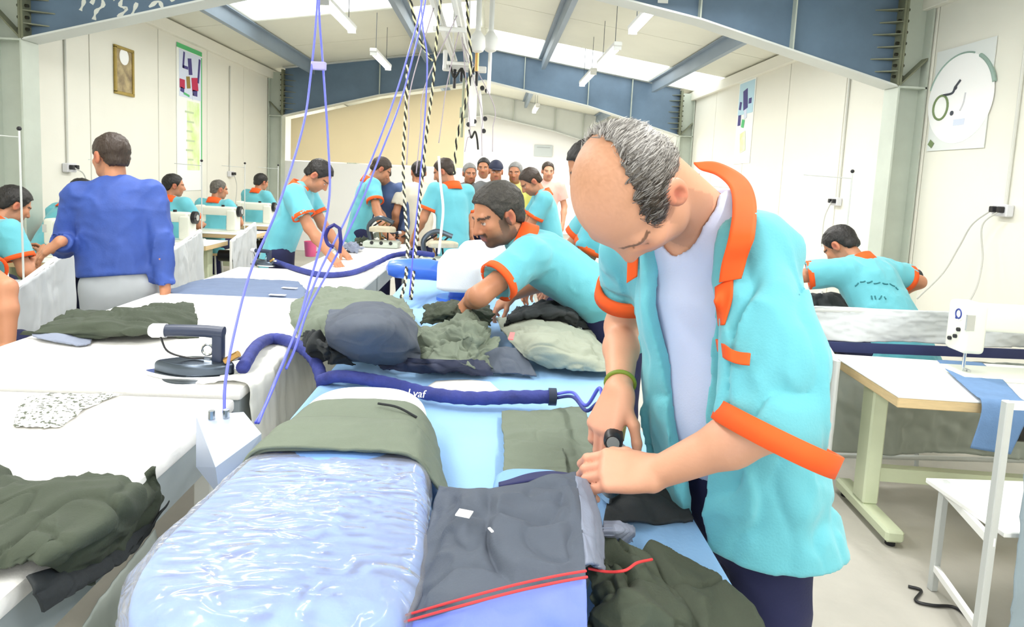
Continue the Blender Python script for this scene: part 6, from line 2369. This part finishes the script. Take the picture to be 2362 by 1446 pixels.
# overhead service rail along the hall
r = thing("overhead_rail", "white twin overhead rail with hangers above the table rows", "rail", (-.45, 5.2, 2.95))
for xo in (-.085, .09):
    MB().box((xo, -.6, 0), (.035, 6.4, .05), bevel=.004, seg=1).build("rail", M_RAILW, r)
    MB().box((xo, -.6, .035), (.075, 6.4, .012)).build("rail_cap", M_RAILW, r)
for yy in (-3.0, -1.2, .6, 2.3):
    MB().box((0, yy, -.05), (.30, .05, .04), bevel=.004, seg=1).build("cross_bar", M_RAILW, r)
    for xo in (-.085, .09):
        MB().cyl((xo, yy, .03), (xo, yy, roof_z(-.45 + xo) - 2.95), .009, n=8).build("hanger_rod", M_RAILW, r)
MB().box((.05, 2.45, -.08), (.52, .07, .07), bevel=.008, seg=1).build("end_beam", M_RAILW, r)
MB().box((-.18, 2.42, .01), (.05, .06, .22), bevel=.01, seg=1).build("end_bracket", M_RAILW, r)
for (xo, zz, ln) in ((.02, -.14, .10), (-.06, -.16, .16), (.12, -.14, .14), (.20, -.16, .12)):
    MB().cyl((xo, 2.40, zz + .06), (xo, 2.40, zz - ln), .018, n=10).build("balancer_drop", M_BLACK, r, True)
MB().tube(spline([(-.12, 2.38, -.05), (-.06, 2.36, -.20), (.02, 2.36, -.10), (.10, 2.36, -.22), (.18, 2.38, -.06)], 8), .014, 8).build("looped_hose", M_CORDK, r, True)
# vertical manifold below the rail end
r = thing("steam_manifold", "pale steam manifold with valves hanging below the overhead rail", "manifold", tuple(at_y(1090, 250, 7.9)))
MB().cyl((.0, 0, .40), (.0, 0, -.22), .05, n=16).build("body", M_RAILW, r, True)
MB().cyl((-.12, 0, .36), (-.12, 0, -.36), .016, n=10).build("pipe", mat("olive_pipe", (150, 156, 132), .5), r, True)
MB().box((-.12, 0, -.06), (.07, .05, .13), bevel=.006).build("valve_box", mat("olive_pipe", (150, 156, 132), .5), r)
MB().cyl((.08, 0, .22), (.15, 0, -.40), .018, n=10).build("slanted_pipe", M_RAILW, r, True)
for k, (xx, zz) in enumerate(((.03, -.16), (-.04, -.20), (.16, -.12), (.15, -.27), (.17, .22), (.11, .25))):
    MB().cyl((xx, -.04, zz), (xx, .04, zz), .028, n=10).build("valve_knob", M_BLACK, r, True)
MB().tube(spline([(-.03, 0, -.26), (.0, 0, -.36), (.04, 0, -.28), (.07, 0, -.36), (.09, 0, -.5)], 6), .012, 8).build("hose_loop", M_CORDK, r, True)
MB().cyl((.02, 0, .40), (.02, 0, roof_z(-.3) - at_y(1090, 250, 7.9)[2] - .01), .012, n=8).build("hanger", M_RAILW, r)
# white cone hangers on vertical pipes
for k, (u, yy) in enumerate(((1102, 6.6), (1132, 6.9))):
    p = at_y(u, 95, yy)
    r = thing("drop_pipe", "white drop pipe with a bell fitting, %s of the pair at the ridge" % ("left" if k == 0 else "right"), "pipe", tuple(p), 0, "white drop pipes")
    zr = roof_z(p[0]) - p[2]
    MB().cyl((0, 0, 0), (0, 0, zr), .028, n=12).build("pipe", M_RAILW, r, True)
    MB().lathe([(.03, .10), (.075, .04), (.08, -.06), (.06, -.10), (.02, -.12)], n=20).build("bell_fitting", M_RAILW, r, True)
    MB().cyl((0.0, 0, -.10), (0.0, 0, -.55 if k else -.3), .02, n=10).build("tail_pipe", M_RAILW if k else M_BRASS, r, True)

# white flexible conduit near the farther turquoise worker
hose("flexible_conduit", "white flexible conduit standing up beside the turquoise worker with his back turned", [at_y(1012, 360, 5.0), at_y(1016, 420, 5.0), at_y(1022, 480, 4.9), at_y(1018, 530, 4.8), at_y(1012, 585, 4.6)], .010, M_RAILW, 8, cat="conduit")

# ------------------------------------------------------------------ things on the walls
M_GOLD = mat("gilt_frame", (176, 152, 78), .4, metal=.4, var=.2, vscale=20)
M_PRINT = mat("muted_figure_print", (196, 176, 130), .6, var=.5, vscale=9, var2=(120, 104, 80))
M_GREENB = mat("green_banner_border", (86, 190, 120), .6)
M_LIME = mat("lime_banner_print", (214, 244, 150), .6, var=.3, vscale=5, var2=(246, 250, 226))
M_VIOLET = mat("violet_print", (70, 62, 130), .6)
M_CRIM = mat("crimson_print", (190, 40, 80), .6)
M_PALEB = mat("pale_blue_print", (218, 226, 244), .6)
M_CONDUIT = mat("pale_conduit", (216, 216, 208), .5)
XLW, XRW = XL + .002, XR - .002

# gilt picture on the left wall
r = thing("framed_picture", "narrow gilt framed picture with a white oval at its top on the left wall", "picture", (XLW, 7.42, 2.60))
w, h = .34, .50
for (b, c, sb, sc) in ((-w / 2, 0, .035, h), (w / 2, 0, .035, h), (0, h / 2, w + .035, .035), (0, -h / 2, w + .035, .035)):
    MB().box((.012, b, c), (.024, sb, sc), bevel=.004, seg=1).build("frame_bar", M_GOLD, r)
MB().box((.006, 0, 0), (.010, w, h)).build("print", M_PRINT, r)
MB().cyl((.010, 0, .16), (.0135, 0, .16), .09, n=24).build("white_oval", M_PAPER, r)

# tall banner on the left wall
r = thing("wall_banner", "tall pale banner with a green border and a coloured emblem on the left wall", "banner", (XLW, 8.98, 2.2))
MB().box((.004, 0, 0), (.006, .72, 1.96)).build("banner_cloth", mat("white_banner", (248, 250, 246), .6), r)
MB().box((.008, 0, .95), (.004, .72, .06)).build("top_border", M_GREENB, r)
MB().box((.008, .345, .15), (.004, .03, 1.5)).build("side_border", M_GREENB, r)
MB().box((.008, .02, .60), (.003, .64, .62)).build("emblem_field", M_PALEB, r)
MB().box((.008, .10, -.22), (.003, .36, .95)).build("text_field", M_LIME, r)
for k, (b, c, sb, sc, m_) in enumerate(((-.18, .78, .04, .22, M_VIOLET), (-.13, .69, .14, .04, M_VIOLET), (.0, .72, .10, .22, M_VIOLET), (.26, .70, .05, .34, M_VIOLET), (-.22, .46, .14, .12, M_CRIM), (.14, .50, .18, .18, M_CRIM), (-.22, .38, .10, .06, M_VIOLET), (.14, .38, .14, .08, M_VIOLET), (-.05, .50, .10, .16, M_GOLD), (-.1, .33, .16, .03, M_GREENB), (.08, .33, .03, .1, M_PALEB))):
    MB().box((.0115, b, c), (.003, sb, sc), Matrix.Rotation(.15 * ((k % 3) - 1), 3, 'X')).build("emblem_piece", m_, r)
for k in range(6):
    MB().box((.0115, -.02 + .03 * (k % 2), .10 - k * .13), (.002, .24 - .04 * (k % 3), .025)).build("print_line", mat("faint_print", (196, 214, 170), .6), r)

# banner on the right wall
r = thing("wall_banner", "narrow pale blue banner with a violet emblem on the right wall", "banner", (XRW, 9.55, 2.62))
MB().box((-.004, 0, 0), (.006, .62, 1.25)).build("banner_cloth", mat("white_banner", (248, 250, 246), .6), r)
MB().box((-.009, 0, .36), (.003, .56, .48)).build("emblem_field", mat("sky_print", (190, 224, 240), .6), r)
for k, (b, c, sb, sc, m_) in enumerate(((.02, .34, .16, .30, M_VIOLET), (-.16, .30, .10, .08, M_VIOLET), (.20, .26, .08, .12, M_VIOLET), (-.02, .12, .1, .14, M_PALEB), (.20, .04, .10, .16, M_VIOLET), (.05, -.02, .10, .12, M_GREENB), (.0, -.3, .2, .3, M_LIME))):
    MB().box((-.012, b, c), (.003, sb, sc), Matrix.Rotation(.2 * ((k % 3) - 1), 3, 'X')).build("emblem_piece", m_, r)

# round white emblem poster on the right wall
r = thing("emblem_poster", "white poster with a large white disc and small line drawing on the right wall", "poster", (XRW - .003, 5.10, 2.43))
MB().box((-.004, 0, 0), (.006, .64, .84)).build("sheet", mat("pale_grey_poster", (232, 236, 234), .6), r)
MB().cyl((-.006, 0, -.01), (-.010, 0, -.01), .36, n=48).build("white_disc", mat("bright_white_print", (255, 255, 255), .6), r)
ring = [(-.0105, .365 * math.cos(a), -.01 + .365 * math.sin(a)) for a in np.linspace(.3, 1.9, 20)]
MB().tube(ring, .007, 6).build("arc_line", mat("grey_green_print", (150, 174, 164), .6), r)
ring = [(-.0105, .365 * math.cos(a), -.01 + .365 * math.sin(a)) for a in np.linspace(2.1, 2.9, 12)]
MB().tube(ring, .016, 6).build("arc_line", mat("grey_green_print", (150, 174, 164), .6), r)
M_INK = mat("ink_line", (70, 74, 84), .6)
ring = [(-.0115, .20 + .085 * math.cos(a), -.06 + .10 * math.sin(a)) for a in np.linspace(0, 6.283, 25)]
MB().tube(ring, .010, 6, False).build("drawn_ring", mat("olive_ink", (120, 140, 96), .6), r)
MB().tube(spline([(-.0115, .18, .04), (-.0115, .08, .045), (-.0115, .05, .09), (-.0115, .0, .14)], 6), .010, 6).build("drawn_line", M_INK, r)
MB().cyl((-.010, .06, -.12), (-.0135, .06, -.12), .02, n=12).build("ink_dot", M_INK, r)
MB().cyl((-.010, .05, .085), (-.0135, .05, .085), .018, n=12).build("ink_dot", M_INK, r)
MB().tube(spline([(-.0115, -.07, .03), (-.0115, -.06, -.05), (-.0115, -.03, -.11)], 6), .006, 6).build("drawn_line", mat("pale_ink", (206, 206, 210), .6), r)
MB().box((-.0115, -.03, -.20), (.002, .12, .05)).build("caption_mark", M_PALEB, r)
MB().box((-.0115, .27, -.36), (.002, .06, .05), Matrix.Rotation(.6, 3, 'X')).build("corner_mark", mat("olive_ink", (120, 140, 96), .6), r)


def outlet(label, x, y, z, cables=(), up=1.0):
    sg = 1 if x < 0 else -1
    r = thing("socket_box", label, "socket", (x, y, z), 0, "wall sockets")
    MB().box((sg * .03, 0, 0), (.06, .14, .09), bevel=.008, seg=1).build("box", M_CAPW, r)
    for b in (-.035, .035):
        MB().box((sg * .075, b, .005), (.04, .04, .045), bevel=.006, seg=1).build("plug", M_BLACK, r)
    MB().cyl((sg * .012, 0, .04), (sg * .012, 0, up), .011, n=8).build("conduit", M_CONDUIT, r, True)
    for c_ in cables:
        MB().tube(spline(c_, 8), .006, 6).build("cable", mat("grey_cable", (196, 196, 190), .6), r, True)
    return r


outlet("socket box with two drooping cables on the right wall", XRW, 4.50, 1.54, (((-.08, .04, 0), (-.12, .16, -.12), (-.14, .24, -.30), (-.2, .30, -.52), (-.35, .35, -.74)), ((-.08, -.04, 0), (-.12, .06, -.12), (-.12, .02, -.36), (-.2, -.06, -.56), (-.3, -.1, -.72))), 1.7)
outlet("socket box on the right wall behind the main man's shoulder", XRW, 6.75, 1.52, (((-.08, 0, 0), (-.12, .04, -.2), (-.14, 0, -.5)),), 1.7)
outlet("socket box on the left wall beside the blue-jacketed man's head", XLW, 6.43, 1.50, (((.08, 0, 0), (.12, .1, -.1), (.12, .15, -.5)),), 1.7)
outlet("socket box on the left wall above the seated heads", XLW, 10.3, 1.46, (((.08, 0, 0), (.1, .06, -.2), (.1, 0, -.5)),), 1.7)

r = thing("wall_panel_sign", "small grey rectangular sign on the white far wall", "sign", tuple(at_y(1253, 348, 18.97)))
MB().box((0, 0, 0), (.55, .03, .34), bevel=.006, seg=1).build("sign_board", mat("grey_sign", (196, 204, 206), .6), r)
MB().box((0, -.018, .10), (.40, .004, .03)).build("sign_line", mat("grey_sign_text", (170, 178, 182), .6), r)

# ------------------------------------------------------------------ small things on the far tables
p = at_z(716, 590, .885)
r = thing("plastic_cup", "bright pink plastic cup on the white table before the orange-collared man", "cup", (p[0], p[1], .881))
MB().lathe([(.040, 0), (.042, .002), (.052, .12), (.054, .125), (.050, .125), (.040, .008)], n=20).build("cup_wall", mat("pink_plastic", (250, 110, 160), .4), r, True)
MB().tube(spline([(.05, 0, .10), (.085, 0, .09), (.08, 0, .05), (.046, 0, .035)], 5), .006, 6).build("cup_handle", mat("pink_plastic", (250, 110, 160), .4), r, True)

# steam press heads and bundles on the far tables
for k, (x, y, lab) in enumerate(((-1.05, 6.1, "pale press head with pipes on the farthest white table"), (-.42, 5.35, "press head with brass pipes beside the hanging cords"))):
    z = .881 if k == 0 else .841
    r = thing("press_head", lab, "press", (x, y, z), .3 * k)
    MB().box((0, 0, .03), (.34, .22, .06), bevel=.02).build("base", M_STEELG, r, True)
    MB().tube(spline([(-.12, .05, .05), (-.14, .06, .20), (-.04, .05, .28), (.10, .02, .24)], 6), .022, 10).build("swing_arm", M_DKSTEEL, r, True)
    V_, F_ = pad_loft(outline(-.13, .15, -.09, .11, -.09, .09, .06, .06, 40), .20, .05, .02, .004)
    loft_obj("upper_pad", V_, F_, mat("stained_pad", (206, 196, 170), .8, var=.3, vscale=14), r)
    for q in range(3):
        MB().tube(spline([(-.10 + .07 * q, .08, .06), (-.12 + .08 * q, .11, .17), (-.02 + .06 * q, .07, .25)], 5), .008, 6).build("pipe", M_BRASS if q % 2 else M_BLACK, r, True)
    for q in range(3):
        MB().ball((-.08 + .09 * q, -.11, .05), .018, 6).build("knob", M_BLACK, r, True)
bund = [(840, 560, M_OLIVED, "small olive bundle of cloth left of the press head"), (880, 545, M_STONE, "pale cloth bundle on the farthest white table"), (925, 545, M_CHAR, "dark cloth bundle under the hanging cords"), (805, 575, M_SLATEL, "greyish cloth bundle near the pink cup")]
for k, (u, v, m_, lab) in enumerate(bund):
    c = at_z(u, v, .90)
    rows = [[(c[0] - .10 + .07 * i, c[1] - .12 + .08 * j, .888 + .07 * math.sin((i + .5) / 4 * 3.1) * math.sin((j + .5) / 4 * 3.1)) for i in range(4)] for j in range(4)]
    garment("cloth_bundle", lab, rows, m_, 40, 40, wr(14, .04, .3, 150. + k), .006, .03, cat="cloth", group="cloth bundles")
# dark roll and tray on the right rear tables
c = at_z(2300, 705, .80)
r = thing("dark_bag", "black and white bag on the second right sewing table", "bag", (2.45, 4.36, .781))
vv, q = patch([[(-.22, -.12, .0), (0, -.14, .02), (.24, -.12, .0)], [(-.20, 0, .10), (0, 0, .13), (.22, 0, .09)], [(-.2, .12, .02), (0, .14, .03), (.22, .12, .0)]], 50, 40, wr(9, .03, .3, 160.), .01)
put("bag_cloth", mesh_from(vv, q), M_CHAR, r)

hose("floor_cable", "black cable lying on the floor beside the right table's foot", [at_z(2095, 1352, .008), at_z(2125, 1362, .008), at_z(2112, 1385, .008), at_z(2150, 1396, .008), at_z(2200, 1400, .008), at_z(2235, 1425, .008)], .006, M_BLACK, 6, cat="cable")
